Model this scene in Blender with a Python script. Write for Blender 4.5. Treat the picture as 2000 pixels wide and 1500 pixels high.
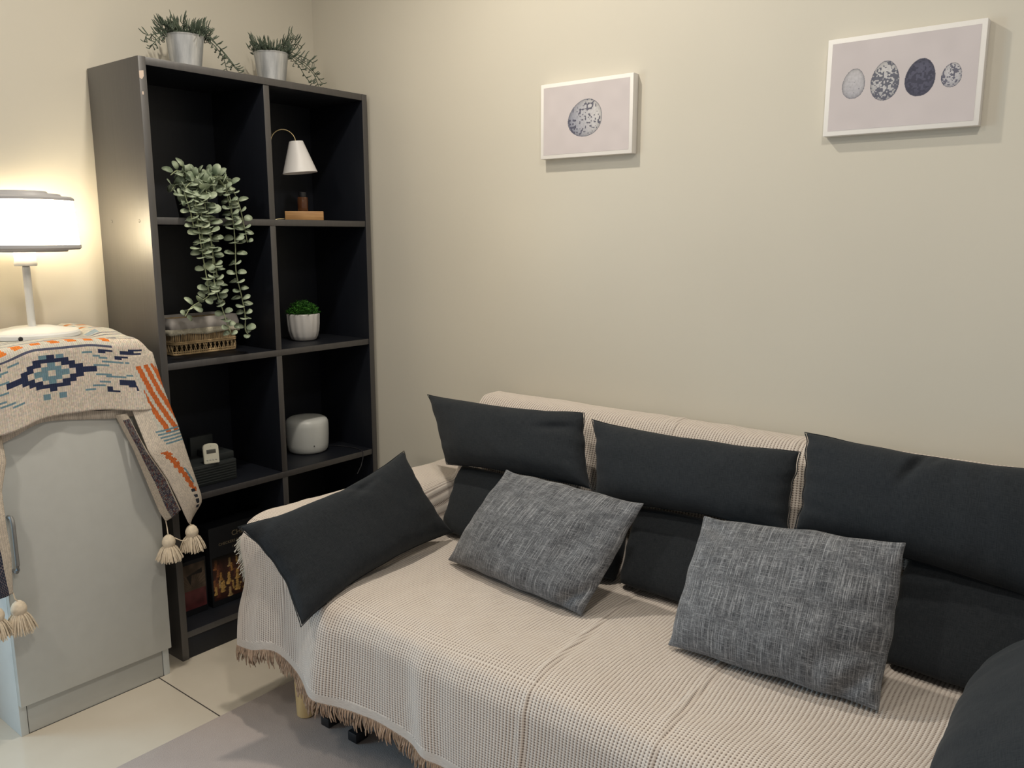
import bpy, bmesh, math, random
import numpy as np
from mathutils import Vector, Matrix, noise
random.seed(7)
rng = np.random.default_rng(5)
S = bpy.context.scene
COL = S.collection
for o in list(bpy.data.objects): bpy.data.objects.remove(o)

# ------------------------------------------------------------------ camera
cam_d = bpy.data.cameras.new('camera'); cam_d.sensor_width = 36; cam_d.lens = 29.136; cam_d.clip_start = .05
cam = bpy.data.objects.new('camera', cam_d); COL.objects.link(cam)
_r = Vector((.781004, .624526, 0)); _f = Vector((-.614884, .768921, -.175154)); _u = _r.cross(_f); _u.normalize()
cam.matrix_world = Matrix(((_r.x, _u.x, -_f.x, 2.51658), (_r.y, _u.y, -_f.y, -2.00682), (_r.z, _u.z, -_f.z, 1.26500), (0, 0, 0, 1)))
S.camera = cam

# ------------------------------------------------------------------ world, lights, exposure
S.view_settings.view_transform = 'Standard'; S.view_settings.look = 'None'
S.view_settings.exposure = 0.10; S.view_settings.gamma = 1.0; S.view_settings.use_curve_mapping = False
W = bpy.data.worlds.new('world'); S.world = W; W.use_nodes = True
W.node_tree.nodes['Background'].inputs[0].default_value = (1.0, .975, .94, 1)
W.node_tree.nodes['Background'].inputs[1].default_value = .31

def area_light(name, loc, target, size, power, color, shape='DISK', size_y=None, spread=None):
    d = bpy.data.lights.new(name, 'AREA'); d.shape = shape; d.size = size; d.energy = power; d.color = color
    if size_y: d.size_y = size_y
    if spread: d.spread = spread
    o = bpy.data.objects.new(name, d); COL.objects.link(o); o.location = loc
    o.rotation_euler = (Vector(target) - Vector(loc)).to_track_quat('-Z', 'Y').to_euler()
    return o
area_light('ceiling_downlight', (1.02, -.74, 2.49), (1.3, -1.10, 0), .08, 15, (1, .92, .79))
area_light('ceiling_downlight', (2.5, -1.6, 2.49), (2.4, -1.2, 0), .16, 15, (1, .93, .82))
area_light('ceiling_downlight', (1.2, -2.4, 2.49), (1.1, -1.9, 0), .16, 11, (1, .93, .82))
area_light('daylight_opening', (-1.1, -2.55, 1.05), (.8, -1.7, .15), 1.1, 22, (.45, .76, 1.0), 'RECTANGLE', 1.9, math.radians(130))

# ------------------------------------------------------------------ mesh builder
class MB:
    def __init__(s): s.v = []; s.f = []; s.uv = []; s.mi = []; s.col = []
    def add(s, verts, faces, uvs=None, mi=0, cols=None):
        b = len(s.v); s.v += [tuple(v) for v in verts]
        for k, f in enumerate(faces):
            s.f.append(tuple(i + b for i in f)); s.mi.append(mi if isinstance(mi, int) else mi[k])
            s.uv.append([uvs[i] for i in f] if uvs is not None else [(0, 0)] * len(f))
            s.col.append(cols[k] if cols is not None else None)
        return s
    def bm(s, bm, mi=0):
        bm.verts.ensure_lookup_table(); bm.verts.index_update()
        s.add([v.co.copy() for v in bm.verts], [[v.index for v in f.verts] for f in bm.faces], None, mi); bm.free(); return s
    def box(s, lo, hi, bev=.002, mi=0, M=None, seg=2):
        bm = bmesh.new(); bmesh.ops.create_cube(bm, size=1)
        c = [(a + b) / 2 for a, b in zip(lo, hi)]; d = [b - a for a, b in zip(lo, hi)]
        bmesh.ops.scale(bm, vec=d, verts=bm.verts); bmesh.ops.translate(bm, vec=c, verts=bm.verts)
        if bev: bmesh.ops.bevel(bm, geom=list(bm.edges), offset=min(bev, min(d) * .45), segments=seg, affect='EDGES', profile=.5)
        if M is not None: bmesh.ops.transform(bm, matrix=M, verts=bm.verts)
        return s.bm(bm, mi)
    def lathe(s, prof, c=(0, 0, 0), n=48, M=None, mi=0, mod=None):
        vs = []; fs = []; uv = []; m = len(prof); c = Vector(c)
        for i in range(n + 1):
            a = 2 * math.pi * i / n
            for j, (r, z) in enumerate(prof):
                rr = r * (mod(a, j / (m - 1)) if mod else 1)
                p = Vector((rr * math.cos(a), rr * math.sin(a), z))
                if M is not None: p = M @ p
                vs.append(p + c); uv.append((i / n, j / (m - 1)))
        for i in range(n):
            for j in range(m - 1):
                a0 = i * m + j; b0 = (i + 1) % n * m + j
                fs.append((a0, b0, b0 + 1, a0 + 1))
        # remove last duplicated column (kept unused verts are cleaned on build)
        return s.add(vs, fs, uv, mi)
    def tube(s, pts, rad, n=8, mi=0, cap=True):
        pts = [Vector(p) for p in pts]; m = len(pts)
        if not hasattr(rad, '__len__'): rad = [rad] * m
        vs = []; fs = []; up = Vector((.31, .17, .93)); acc = 0; uv = []
        for i, p in enumerate(pts):
            t = (pts[min(i + 1, m - 1)] - pts[max(i - 1, 0)]).normalized()
            a = t.cross(up)
            if a.length < .05: a = t.cross(Vector((1, 0, 0)))
            a.normalize(); b = t.cross(a)
            if i: acc += (p - pts[i - 1]).length
            for k in range(n):
                th = 2 * math.pi * k / n
                vs.append(p + (a * math.cos(th) + b * math.sin(th)) * rad[i]); uv.append((k / n, acc))
        for i in range(m - 1):
            for k in range(n):
                fs.append((i * n + k, i * n + (k + 1) % n, (i + 1) * n + (k + 1) % n, (i + 1) * n + k))
        if cap:
            fs.append(tuple(range(n - 1, -1, -1))); fs.append(tuple((m - 1) * n + k for k in range(n)))
        return s.add(vs, fs, uv, mi)
    def grid(s, P, uv=None, mi=0, cols=None, flip=False):
        nu = len(P); nv = len(P[0]); vs = [p for r in P for p in r]
        fs = []; cc = []; ml = []
        for i in range(nu - 1):
            for j in range(nv - 1):
                q = (i * nv + j, (i + 1) * nv + j, (i + 1) * nv + j + 1, i * nv + j + 1)
                fs.append(q[::-1] if flip else q)
                if cols is not None: cc.append(cols(i, j))
                ml.append(mi if isinstance(mi, int) else mi(i, j))
        return s.add(vs, fs, [u for r in uv for u in r] if uv is not None else None, ml, cc if cols is not None else None)
    def build(s, name, mats, parent=None, origin=None, smooth=True, angle=40, clean=True, **tags):
        me = bpy.data.meshes.new(name); me.from_pydata([tuple(v) for v in s.v], [], s.f)
        uvl = me.uv_layers.new(name='UVMap'); flat = [c for f in s.uv for u in f for c in u]
        uvl.data.foreach_set('uv', flat)
        me.polygons.foreach_set('material_index', s.mi)
        if any(c is not None for c in s.col):
            ca = me.color_attributes.new('paint', 'FLOAT_COLOR', 'CORNER'); fl = []
            for f, c in zip(s.f, s.col):
                c = c if c is not None else (1, 1, 1)
                for _ in f: fl += [c[0], c[1], c[2], 1]
            ca.data.foreach_set('color', fl)
        if not isinstance(mats, (list, tuple)): mats = [mats]
        for m in mats: me.materials.append(m)
        if clean:
            bm = bmesh.new(); bm.from_mesh(me)
            bmesh.ops.remove_doubles(bm, verts=bm.verts, dist=1e-6)
            lone = [v for v in bm.verts if not v.link_faces]
            if lone: bmesh.ops.delete(bm, geom=lone, context='VERTS')
            bm.to_mesh(me); bm.free()
        if smooth:
            me.polygons.foreach_set('use_smooth', [True] * len(me.polygons))
            if angle: me.set_sharp_from_angle(angle=math.radians(angle))
        o = bpy.data.objects.new(name, me); COL.objects.link(o)
        if parent is not None:
            o.parent = parent; root = parent
            while root.parent: root = root.parent
            me.transform(Matrix.Translation(-root.location))
        elif origin is not None:
            me.transform(Matrix.Translation(-Vector(origin))); o.location = origin
        for k, v in tags.items(): o[k] = v
        return o

def thing(name, label, cat, loc, group=None):
    o = bpy.data.objects.new(name, None); COL.objects.link(o); o.location = loc; o.empty_display_size = .05
    o['label'] = label; o['category'] = cat
    if group: o['group'] = group
    bpy.context.view_layer.update(); return o

def sm(a, b, x):
    t = min(1, max(0, (x - a) / (b - a))); return t * t * (3 - 2 * t)
def lerp(a, b, t): return a + (b - a) * t
def nz(x, y, z=0): return noise.noise(Vector((x, y, z)))

# ------------------------------------------------------------------ materials
class NT:
    def __init__(s, name):
        s.m = bpy.data.materials.new(name); s.m.use_nodes = True; s.t = s.m.node_tree; s.b = s.t.nodes['Principled BSDF']
    def n(s, typ, **kw):
        nd = s.t.nodes.new(typ)
        for k, v in kw.items(): setattr(nd, k, v)
        return nd
    def l(s, a, b): s.t.links.new(a, b)
    def inp(s, nd, i, v):
        if isinstance(v, bpy.types.NodeSocket): s.l(v, nd.inputs[i])
        else: nd.inputs[i].default_value = v
    def math(s, op, a, b=0.0, c=0.0):
        nd = s.n('ShaderNodeMath', operation=op); s.inp(nd, 0, a); s.inp(nd, 1, b)
        if op in ('MULTIPLY_ADD', 'SMOOTH_MIN'): s.inp(nd, 2, c)
        return nd.outputs[0]
    def coord(s, which='Object', scale=(1, 1, 1), rot=(0, 0, 0)):
        tc = s.n('ShaderNodeTexCoord'); mp = s.n('ShaderNodeMapping'); s.l(tc.outputs[which], mp.inputs[0])
        mp.inputs['Scale'].default_value = scale; mp.inputs['Rotation'].default_value = rot; return mp.outputs[0]
    def noise(s, vec, scale, detail=3, rough=.5):
        nd = s.n('ShaderNodeTexNoise'); s.l(vec, nd.inputs['Vector']); nd.inputs['Scale'].default_value = scale
        nd.inputs['Detail'].default_value = detail; nd.inputs['Roughness'].default_value = rough; return nd.outputs['Fac']
    def ramp(s, fac, stops):
        nd = s.n('ShaderNodeValToRGB'); s.l(fac, nd.inputs[0]); e = nd.color_ramp.elements
        while len(e) < len(stops): e.new(.5)
        for k, (p, c) in enumerate(stops): e[k].position = p; e[k].color = (*c, 1)
        return nd.outputs[0]
    def mix(s, f, a, b, blend='MIX'):
        nd = s.n('ShaderNodeMix', data_type='RGBA', blend_type=blend); s.inp(nd, 0, f)
        for i, v in ((6, a), (7, b)):
            if isinstance(v, bpy.types.NodeSocket): s.l(v, nd.inputs[i])
            else: nd.inputs[i].default_value = (*v, 1)
        return nd.outputs[2]
    def bump(s, h, strength=.3, dist=.001):
        nd = s.n('ShaderNodeBump'); s.l(h, nd.inputs['Height']); nd.inputs['Strength'].default_value = strength
        nd.inputs['Distance'].default_value = dist; s.l(nd.outputs[0], s.b.inputs['Normal'])
    def set(s, color=None, rough=None, metal=None, **kw):
        if color is not None:
            if isinstance(color, bpy.types.NodeSocket): s.l(color, s.b.inputs['Base Color'])
            else: s.b.inputs['Base Color'].default_value = (*color, 1)
        if rough is not None: s.inp(s.b, 'Roughness', rough)
        if metal is not None: s.b.inputs['Metallic'].default_value = metal
        for k, v in kw.items(): s.b.inputs[k.replace('_', ' ')].default_value = v
        return s.m

def plain(name, c, rough=.5, metal=0., var=.06, scale=30, bump=0., **kw):
    t = NT(name); f = t.noise(t.coord(), scale, 4)
    d = tuple(max(0, x * (1 - var)) for x in c); l_ = tuple(min(1, x * (1 + var)) for x in c)
    if bump: t.bump(f, bump, .002)
    return t.set(t.ramp(f, [(.3, d), (.7, l_)]), rough, metal, **kw)

def wood_dark(name, base, hi, rough=.35):
    t = NT(name); v = t.coord('Object', (60, 60, 1.2)); f = t.noise(v, 2.2, 6, .65)
    t.bump(f, .12, .0006)
    return t.set(t.ramp(f, [(.3, base), (.72, hi)]), rough)

M = {}
def wall_mat(name, c):
    t = NT(name); v = t.coord(); f = t.noise(v, 1.3, 3); g = t.noise(v, 55, 3)
    f2 = t.noise(t.coord('Object', (1, 1, .35)), 9, 5, .6)
    t.bump(t.math('MULTIPLY_ADD', f2, 2.5, g), .10, .0012)
    a = tuple(x * .965 for x in c); b = tuple(min(1, x * 1.03) for x in c)
    return t.set(t.ramp(f, [(.3, a), (.7, b)]), .38, 0, Specular_IOR_Level=.42)
M['wall'] = wall_mat('beige_gloss_paint', (.64, .60, .515))
M['ceil'] = plain('white_ceiling_paint', (.80, .78, .73), .8)

def floor_mat():
    t = NT('cream_polished_tile'); tc = t.n('ShaderNodeTexCoord'); sp = t.n('ShaderNodeSeparateXYZ'); t.l(tc.outputs['Object'], sp.inputs[0])
    def line(sock, off):
        a = t.math('ADD', sock, off); a = t.math('DIVIDE', a, .6); a = t.math('FRACT', a); a = t.math('SUBTRACT', a, .5); a = t.math('ABSOLUTE', a)
        return t.math('GREATER_THAN', a, .5 - .0019 / .6)
    g = t.math('MAXIMUM', line(sp.outputs[0], 6 - .655), line(sp.outputs[1], 6 + .91))
    f = t.noise(t.coord('Object', (1, 1, 1)), 2.5, 5, .6)
    c = t.ramp(f, [(.3, (.57, .51, .42)), (.7, (.64, .58, .49))])
    c = t.mix(g, c, (.06, .05, .045))
    return t.set(c, t.math('MULTIPLY_ADD', g, .5, .16), 0)
M['floor'] = floor_mat()
M['shelf'] = wood_dark('black_brown_laminate', (.019, .017, .018), (.038, .033, .034), .48)
M['shelf'].node_tree.nodes['Principled BSDF'].inputs['Specular IOR Level'].default_value = .9
M['shelf'].node_tree.nodes['Principled BSDF'].inputs['Coat Weight'].default_value = 1.0
M['shelf'].node_tree.nodes['Principled BSDF'].inputs['Coat Roughness'].default_value = .55
M['shelf_shaded'] = wood_dark('black_brown_laminate_shaded', (.0028, .0042, .0085), (.0062, .0075, .0125), .5)  # darkened copy of the laminate: shade of cubbies and kick put into the colour
M['chip'] = plain('bare_chipboard', (.62, .50, .42), .8)
M['cab'] = plain('light_grey_laminate', (.53, .535, .51), .42, var=.02)
M['cab_side'] = plain('pale_grey_cabinet_side', (.62, .65, .65), .45, var=.02)
M['gap'] = plain('dark_seam', (.03, .025, .02), .9)
M['steel'] = plain('brushed_handle_metal', (.27, .265, .26), .55, .5)
M['lampwhite'] = plain('white_lamp_plastic', (.80, .80, .78), .35, var=.01)
M['lampgrey'] = plain('grey_lamp_rim', (.46, .45, .46), .4, var=.01)
M['pine'] = None
t = NT('pale_pine_wood'); f = t.noise(t.coord('Object', (40, 40, 3)), 1.6, 5, .6)
M['pine'] = t.set(t.ramp(f, [(.3, (.60, .42, .19)), (.7, (.78, .60, .32))]), .5)
t = NT('warm_oak_wood'); f = t.noise(t.coord('Object', (9, 9, 120)), 1.5, 5, .6)
M['oak'] = t.set(t.ramp(f, [(.3, (.36, .18, .065)), (.7, (.52, .30, .12))]), .5)
M['blackmetal'] = plain('black_steel', (.012, .012, .014), .5)
M['brass'] = plain('brushed_brass', (.72, .58, .32), .28, 1.0)
M['shadewhite'] = plain('white_enamel', (.74, .72, .71), .45, var=.01)
M['zinc'] = None
t = NT('galvanised_zinc'); f = t.noise(t.coord('Object', (30, 30, 3)), 1.3, 5, .6)
M['zinc'] = t.set(t.ramp(f, [(.35, (.40, .42, .44)), (.65, (.74, .75, .76))]), .42, .55)
M['soil'] = plain('dark_soil', (.02, .014, .01), .95)
M['darkpot'] = plain('black_plastic_pot', (.012, .012, .013), .5)
M['ceramic'] = plain('white_glazed_ceramic', (.62, .60, .585), .3, var=.03)
def leaf(name, a, b, rough=.55, scale=40):
    t = NT(name); f = t.noise(t.coord(), scale, 3); return t.set(t.ramp(f, [(.3, a), (.7, b)]), rough)
M['rosemary'] = leaf('grey_green_needle', (.035, .055, .038), (.115, .145, .10))
M['euc'] = leaf('sage_green_leaf', (.15, .20, .13), (.40, .46, .33), .5, 35)
M['eucstem'] = plain('pale_green_stem', (.30, .34, .20), .6)
M['cress'] = leaf('bright_green_leaf', (.015, .075, .012), (.07, .24, .03), .5, 60)
M['humid'] = plain('satin_white_plastic', (.60, .61, .59), .38, var=.01)
M['timer'] = plain('cream_plastic', (.68, .66, .55), .45, var=.01)
M['lcd'] = plain('grey_liquid_crystal_screen', (.09, .09, .08), .3)
M['button'] = plain('pale_grey_button', (.50, .50, .45), .5)
M['slate'] = plain('dark_slate_plastic', (.018, .022, .023), .55)
M['boxdark'] = plain('black_card', (.008, .009, .012), .45)
M['print'] = None
def paint_mat(name, rough=.6, weave=0):
    t = NT(name); a = t.n('ShaderNodeAttribute', attribute_name='paint')
    if weave:
        t.bump(t.noise(t.coord('UV', (1, 1, 1)), 900, 2), .15, .0004)
    t.set(a.outputs['Color'], rough); return t.m
M['print'] = paint_mat('printed_canvas', .7, 1)
M['card'] = paint_mat('printed_card', .35)
M['frame'] = plain('white_canvas_edge', (.86, .83, .80), .6, var=.01)
M['ink'] = plain('pale_gold_ink', (.22, .18, .12), .5)

def weave_dark():
    t = NT('charcoal_linen')
    a = t.noise(t.coord('UV', (60, 900, 1)), 1, 3); b = t.noise(t.coord('UV', (900, 60, 1)), 1, 3); g = t.noise(t.coord('UV', (9, 9, 1)), 1, 3)
    f = t.math('MULTIPLY', t.math('ADD', a, b), .5); c = t.ramp(f, [(.36, (.0135, .0160, .0190)), (.64, (.030, .0335, .0370))])
    c = t.mix(t.math('MULTIPLY', g, .35), c, (.018, .023, .032)); t.bump(f, .25, .0012)
    return t.set(c, .92, 0, Specular_IOR_Level=.15, Sheen_Weight=.06, Sheen_Roughness=.5)
M['charcoal'] = weave_dark()
def weave_grey():
    t = NT('mottled_grey_linen')
    a = t.noise(t.coord('UV', (20, 640, 1)), 1, 3, .6); b = t.noise(t.coord('UV', (560, 13, 1)), 1, 3, .6)
    a2 = t.noise(t.coord('UV', (90, 1300, 1)), 1, 2); b2 = t.noise(t.coord('UV', (1300, 90, 1)), 1, 2)
    big = t.noise(t.coord('UV', (30, 60, 1)), 1, 3)
    m1 = t.math('MAXIMUM', t.math('MULTIPLY', a, .93), b); m2 = t.math('MULTIPLY', t.math('ADD', a2, b2), .5)
    f = t.math('ADD', t.math('MULTIPLY', m1, .48), t.math('MULTIPLY', m2, .42)); f = t.math('ADD', f, t.math('MULTIPLY', big, .10))
    c = t.ramp(f, [(.44, (.045, .047, .053)), (.53, (.150, .153, .163)), (.64, (.43, .435, .45))]); t.bump(f, .35, .0012)
    return t.set(c, .9, 0, Specular_IOR_Level=.2, Sheen_Weight=.15)
M['greylinen'] = weave_grey()
def waffle():
    t = NT('cream_waffle_weave'); tc = t.n('ShaderNodeTexCoord'); sp = t.n('ShaderNodeSeparateXYZ')
    t.l(tc.outputs['UV'], sp.inputs[0])
    def wave(s_, c): return t.math('ABSOLUTE', t.math('SINE', t.math('MULTIPLY', s_, math.pi / c)))
    su = wave(sp.outputs[0], .0080); sv = wave(sp.outputs[1], .0056)
    pit = t.math('MULTIPLY', t.math('POWER', su, 3.2), t.math('MULTIPLY_ADD', t.math('POWER', sv, 2.0), .72, .28))
    fine = t.noise(t.coord('UV', (1, 1, 1)), 1400, 2)
    c = t.ramp(pit, [(.15, (.63, .565, .51)), (.48, (.38, .315, .275)), (.92, (.105, .082, .07))])
    c = t.mix(t.math('MULTIPLY', fine, .25), c, (.64, .585, .535))
    h = t.math('MULTIPLY_ADD', pit, -1.0, t.math('MULTIPLY', fine, .12)); t.bump(h, .35, .0012)
    return t.set(c, .92, 0, Specular_IOR_Level=.15)
M['waffle'] = waffle()
t = NT('cream_plain_hem'); f = t.noise(t.coord('UV', (60, 800, 1)), 1, 3); t.bump(f, .3, .001)
M['hem'] = t.set(t.ramp(f, [(.35, (.46, .405, .36)), (.65, (.59, .53, .475))]), .9)
M['fringe'] = plain('tan_yarn', (.32, .225, .16), .95, var=.35, scale=90)
M['fringe_pale'] = plain('pale_cream_yarn', (.56, .54, .48), .95, var=.2, scale=90)
M['sofa'] = plain('dark_grey_upholstery', (.05, .05, .055), .9)
t = NT('mauve_low_pile_rug'); v = t.coord(); f = t.noise(v, 2.0, 4, .6); g = t.noise(v, 420, 3)
vo = t.n('ShaderNodeTexVoronoi', feature='F1'); t.l(v, vo.inputs['Vector']); vo.inputs['Scale'].default_value = 1.7; vo.inputs['Randomness'].default_value = 1
c1 = t.ramp(t.math('MULTIPLY_ADD', g, .25, t.math('MULTIPLY', f, .75)), [(.3, (.33, .27, .24)), (.7, (.51, .43, .39))])
c1 = t.mix(t.math('MULTIPLY', t.math('FRACT', t.math('MULTIPLY', vo.outputs['Color'], 3.1)), .22), c1, (.36, .27, .26)); t.bump(g, .5, .003)
M['rug'] = t.set(c1, .95, 0, Sheen_Weight=.3)
def knit():
    t = NT('knitted_cotton_yarn'); a = t.n('ShaderNodeAttribute', attribute_name='paint')
    tc = t.n('ShaderNodeTexCoord'); sp = t.n('ShaderNodeSeparateXYZ'); t.l(tc.outputs['UV'], sp.inputs[0])
    u = t.math('FRACT', t.math('DIVIDE', sp.outputs[0], .0050)); w = t.math('ABSOLUTE', t.math('SUBTRACT', u, .5))
    v = t.math('SINE', t.math('MULTIPLY', t.math('ADD', sp.outputs[1], t.math('MULTIPLY', w, .0075)), 2 * math.pi / .0042))
    col = t.math('SINE', t.math('MULTIPLY', sp.outputs[0], 2 * math.pi / .0050))
    h = t.math('ADD', t.math('MULTIPLY', v, .5), t.math('MULTIPLY', col, .6)); t.bump(h, .7, .0016)
    k = t.math('MULTIPLY_ADD', h, .15, .94)  # stitch relief also darkens the yarn colour, painted shading between stitches
    mu = t.n('ShaderNodeVectorMath', operation='SCALE'); t.l(a.outputs['Color'], mu.inputs[0]); t.l(k, mu.inputs['Scale'])
    return t.set(mu.outputs[0], .95, 0, Specular_IOR_Level=.15)
M['knit'] = knit()
M['yarn'] = plain('cream_tassel_yarn', (.66, .56, .43), .95, var=.12, scale=120)
M['wicker'] = plain('straw_wicker', (.52, .37, .20), .65, var=.28, scale=60)
M['liner'] = plain('taupe_cotton_liner', (.42, .39, .37), .9, var=.08)
M['lace'] = plain('cream_lace', (.50, .46, .36), .9, var=.2, scale=200)
M['cable'] = plain('black_cable', (.02, .02, .024), .4)
t = NT('amber_brown_glass'); t.set((.30, .13, .06), .08, 0, Transmission_Weight=.75, IOR=1.45, Alpha=1); M['amber'] = t.m
t = NT('glowing_lamp_diffuser'); t.set((.9, .88, .8), .5, 0); t.b.inputs['Emission Color'].default_value = (1, .84, .56, 1); t.b.inputs['Emission Strength'].default_value = 18.0; M['glow'] = t.m

# ------------------------------------------------------------------ room shell
def structure(name, lo, hi, m):
    o = MB().box(lo, hi, 0).build(name, m, smooth=False); o['kind'] = 'structure'; return o
structure('floor', (-1.6, -4.2, -.05), (5, .12, 0), M['floor'])
structure('wall_back', (-.12, 0, 0), (5, .12, 2.5), M['wall'])
structure('wall_left', (-.12, -1.52, 0), (0, 0, 2.5), M['wall'])
structure('ceiling', (-.12, -3.6, 2.5), (5, .12, 2.6), M['ceil'])

# ------------------------------------------------------------------ rug
def rug():
    b = MB(); P = []
    x0, x1, y0, y1 = .648, 2.75, -2.6, -.42; nx, ny = 60, 60
    b.box((x0, y0, 0.0005), (x1, y1, .009), .004)
    b.build('area_rug', M['rug'], origin=((x0 + x1) / 2, (y0 + y1) / 2, 0), label='mauve grey low pile rug on the tiled floor in front of the sofa', category='rug')
rug()

# ------------------------------------------------------------------ bookshelf
D, YL, YR, H, TH = .293, -.817, -.017, 1.739, .021
def bookshelf():
    r = thing('bookshelf', 'tall black-brown open bookshelf with eight cubbies standing in the room corner', 'bookshelf', (D / 2, (YL + YR) / 2, 0))
    m = M['shelf']; x0 = .004
    def shade_inner(o, sgn):            # laminate on outer face and edge band; inner face has cubby shade painted in
        o.data.materials.append(M['shelf_shaded'])
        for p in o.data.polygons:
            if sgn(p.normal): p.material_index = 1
    shade_inner(MB().box((x0, YL, 0), (D, YL + TH, H), .0008).build('side_panel', m, r), lambda n: n.y > .5)
    shade_inner(MB().box((x0, YR - TH, 0), (D, YR, H), .0008).build('side_panel', m, r), lambda n: n.y < -.5)
    shade_inner(MB().box((x0, YL + TH, H - TH), (D - .0005, YR - TH, H - .0003), .0008).build('top_panel', m, r), lambda n: n.z < -.5)
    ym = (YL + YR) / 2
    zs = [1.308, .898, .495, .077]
    for z in zs: shade_inner(MB().box((x0 + .006, YL + TH, z - .010), (D - .002, YR - TH, z + .010), .001).build('shelf_board', m, r), lambda n: abs(n.z) > .5)
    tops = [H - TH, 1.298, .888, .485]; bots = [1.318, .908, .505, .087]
    for a, c in zip(bots, tops): shade_inner(MB().box((x0 + .006, ym - TH / 2, a), (D - .003, ym + TH / 2, c), .001).build('divider', m, r), lambda n: abs(n.y) > .5)
    MB().box((x0, YL + TH, .087), (x0 + .006, YR - TH, H - TH), 0).build('back_panel', M['shelf_shaded'], r)
    MB().box((D - .022, YL + TH, 0), (D - .004, YR - TH, .067), .001).build('kick_board', M['shelf_shaded'], r)
    # chips and screw caps
    x = D - .0005; b = MB()
    b.add([(x + .0009, YL + .0003, 1.700), (x + .0009, YL + .013, 1.703), (x + .0009, YL + .013, 1.688), (x + .0009, YL + .007, 1.679), (x + .0009, YL + .0003, 1.682),
           (x, YL - .0004, 1.699)], [(0, 4, 3, 2, 1)])
    MB().box((D - .0002, YL + .005, 1.640), (D + .0007, YL + .009, 1.648), 0).build('edge_chip', M['chip'], r, smooth=False, label='small pale fleck below the larger bare patch')
    b.build('edge_chip', M['chip'], r, smooth=False, label='pale bare patch on the front edge')
    for xx in (.075, .235):
        MB().lathe([(0, .0), (.0045, .0), (.0045, .0010), (.003, .0016), (0, .0016)], (xx, YL, 1.308), 16, Matrix.Rotation(math.pi / 2, 3, 'X')).build('screw_cap', m, r)
bookshelf()

# ------------------------------------------------------------------ white cabinet
CX, CY0, CY1, CT = .344, -1.281, -.876, .955
def cabinet():
    r = thing('cabinet', 'light grey laminate cabinet beside the bookshelf, draped with a knitted throw', 'cabinet', (CX / 2, (CY0 + CY1) / 2, 0))
    MB().box((.004, CY0, 0), (CX - .019, CY0 + .018, CT), .001).build('side_panel', M['cab_side'], r)
    MB().box((.004, CY1 - .018, 0), (CX - .019, CY1, CT), .001).build('side_panel', M['cab_side'], r)
    MB().box((.004, CY0 + .018, CT - .018), (CX - .019, CY1 - .018, CT), .001).build('top_panel', M['cab_side'], r)
    MB().box((.004, CY0 + .018, .086), (.012, CY1 - .018, CT - .018), 0).build('back_panel', M['cab_side'], r)
    MB().box((CX - .030, CY0 + .020, 0), (CX - .0205, CY1 - .020, .086), .0008).build('plinth', M['cab'], r)
    b = MB(); b.box((CX - .030, CY0 + .018, 0), (CX - .024, CY0 + .021, .086), 0); b.box((CX - .030, CY1 - .021, 0), (CX - .024, CY1 - .018, .086), 0)
    b.box((CX - .0275, CY0 + .018, 0), (CX - .0195, CY1 - .018, .0012), 0)
    b.build('plinth_seam', M['gap'], r, smooth=False)
    d = MB().box((CX - .018, CY0, .088), (CX, CY1, CT - .002), .0012).build('door', M['cab'], r)
    h = MB(); y = CY0 + .018
    h.tube([(CX, y, .59), (CX + .018, y, .592), (CX + .026, y, .585), (CX + .028, y, .572), (CX + .028, y, .472), (CX + .026, y, .460), (CX + .018, y, .452), (CX, y, .452)], .0048, 12)
    h.build('handle', M['steel'], d)
cabinet()

# ------------------------------------------------------------------ knitted throw
BEIGE = (.80, .70, .60); NAVY = (.035, .045, .10); BLUE = (.20, .33, .40); ORANGE = (.70, .17, .045); WHITE = (.74, .70, .62)
DIAMOND = ['......N......', '....NNNNN....', '...NN.B.NN...', '..NN.BBB.NN..', 'NNN.BB.BB.NNN', '..NN.BBB.NN..', '...NN.B.NN...', '....NNNNN....', '......N......']
STREAKS = [(1080, 1200, 283, 303, 'N'), (830, 950, 302, 321, 'N'), (1010, 1130, 302, 321, 'N'), (830, 890, 321, 340, 'N'), (700, 780, 321, 340, 'B'), (1010, 1190, 321, 340, 'N'),
           (960, 1080, 344, 366, 'N'), (780, 850, 344, 363, 'B'), (960, 1020, 366, 390, 'N'), (830, 905, 368, 388, 'B'), (1050, 1200, 398, 416, 'B'), (860, 1030, 404, 420, 'B'),
           (790, 910, 426, 444, 'B'), (1090, 1200, 452, 478, 'O'), (800, 930, 508, 526, 'B'), (1040, 1190, 508, 524, 'B'), (880, 1050, 528, 544, 'B'), (990, 1110, 566, 600, 'N'),
           (820, 920, 574, 592, 'B'), (1060, 1200, 602, 624, 'N'), (760, 870, 600, 620, 'B'), (880, 930, 626, 652, 'N'), (1110, 1200, 626, 650, 'N'), (880, 990, 652, 674, 'N'), (700, 790, 632, 650, 'B'),
           (508, 560, 640, 690, 'B'), (508, 560, 325, 350, 'B')]
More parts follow.
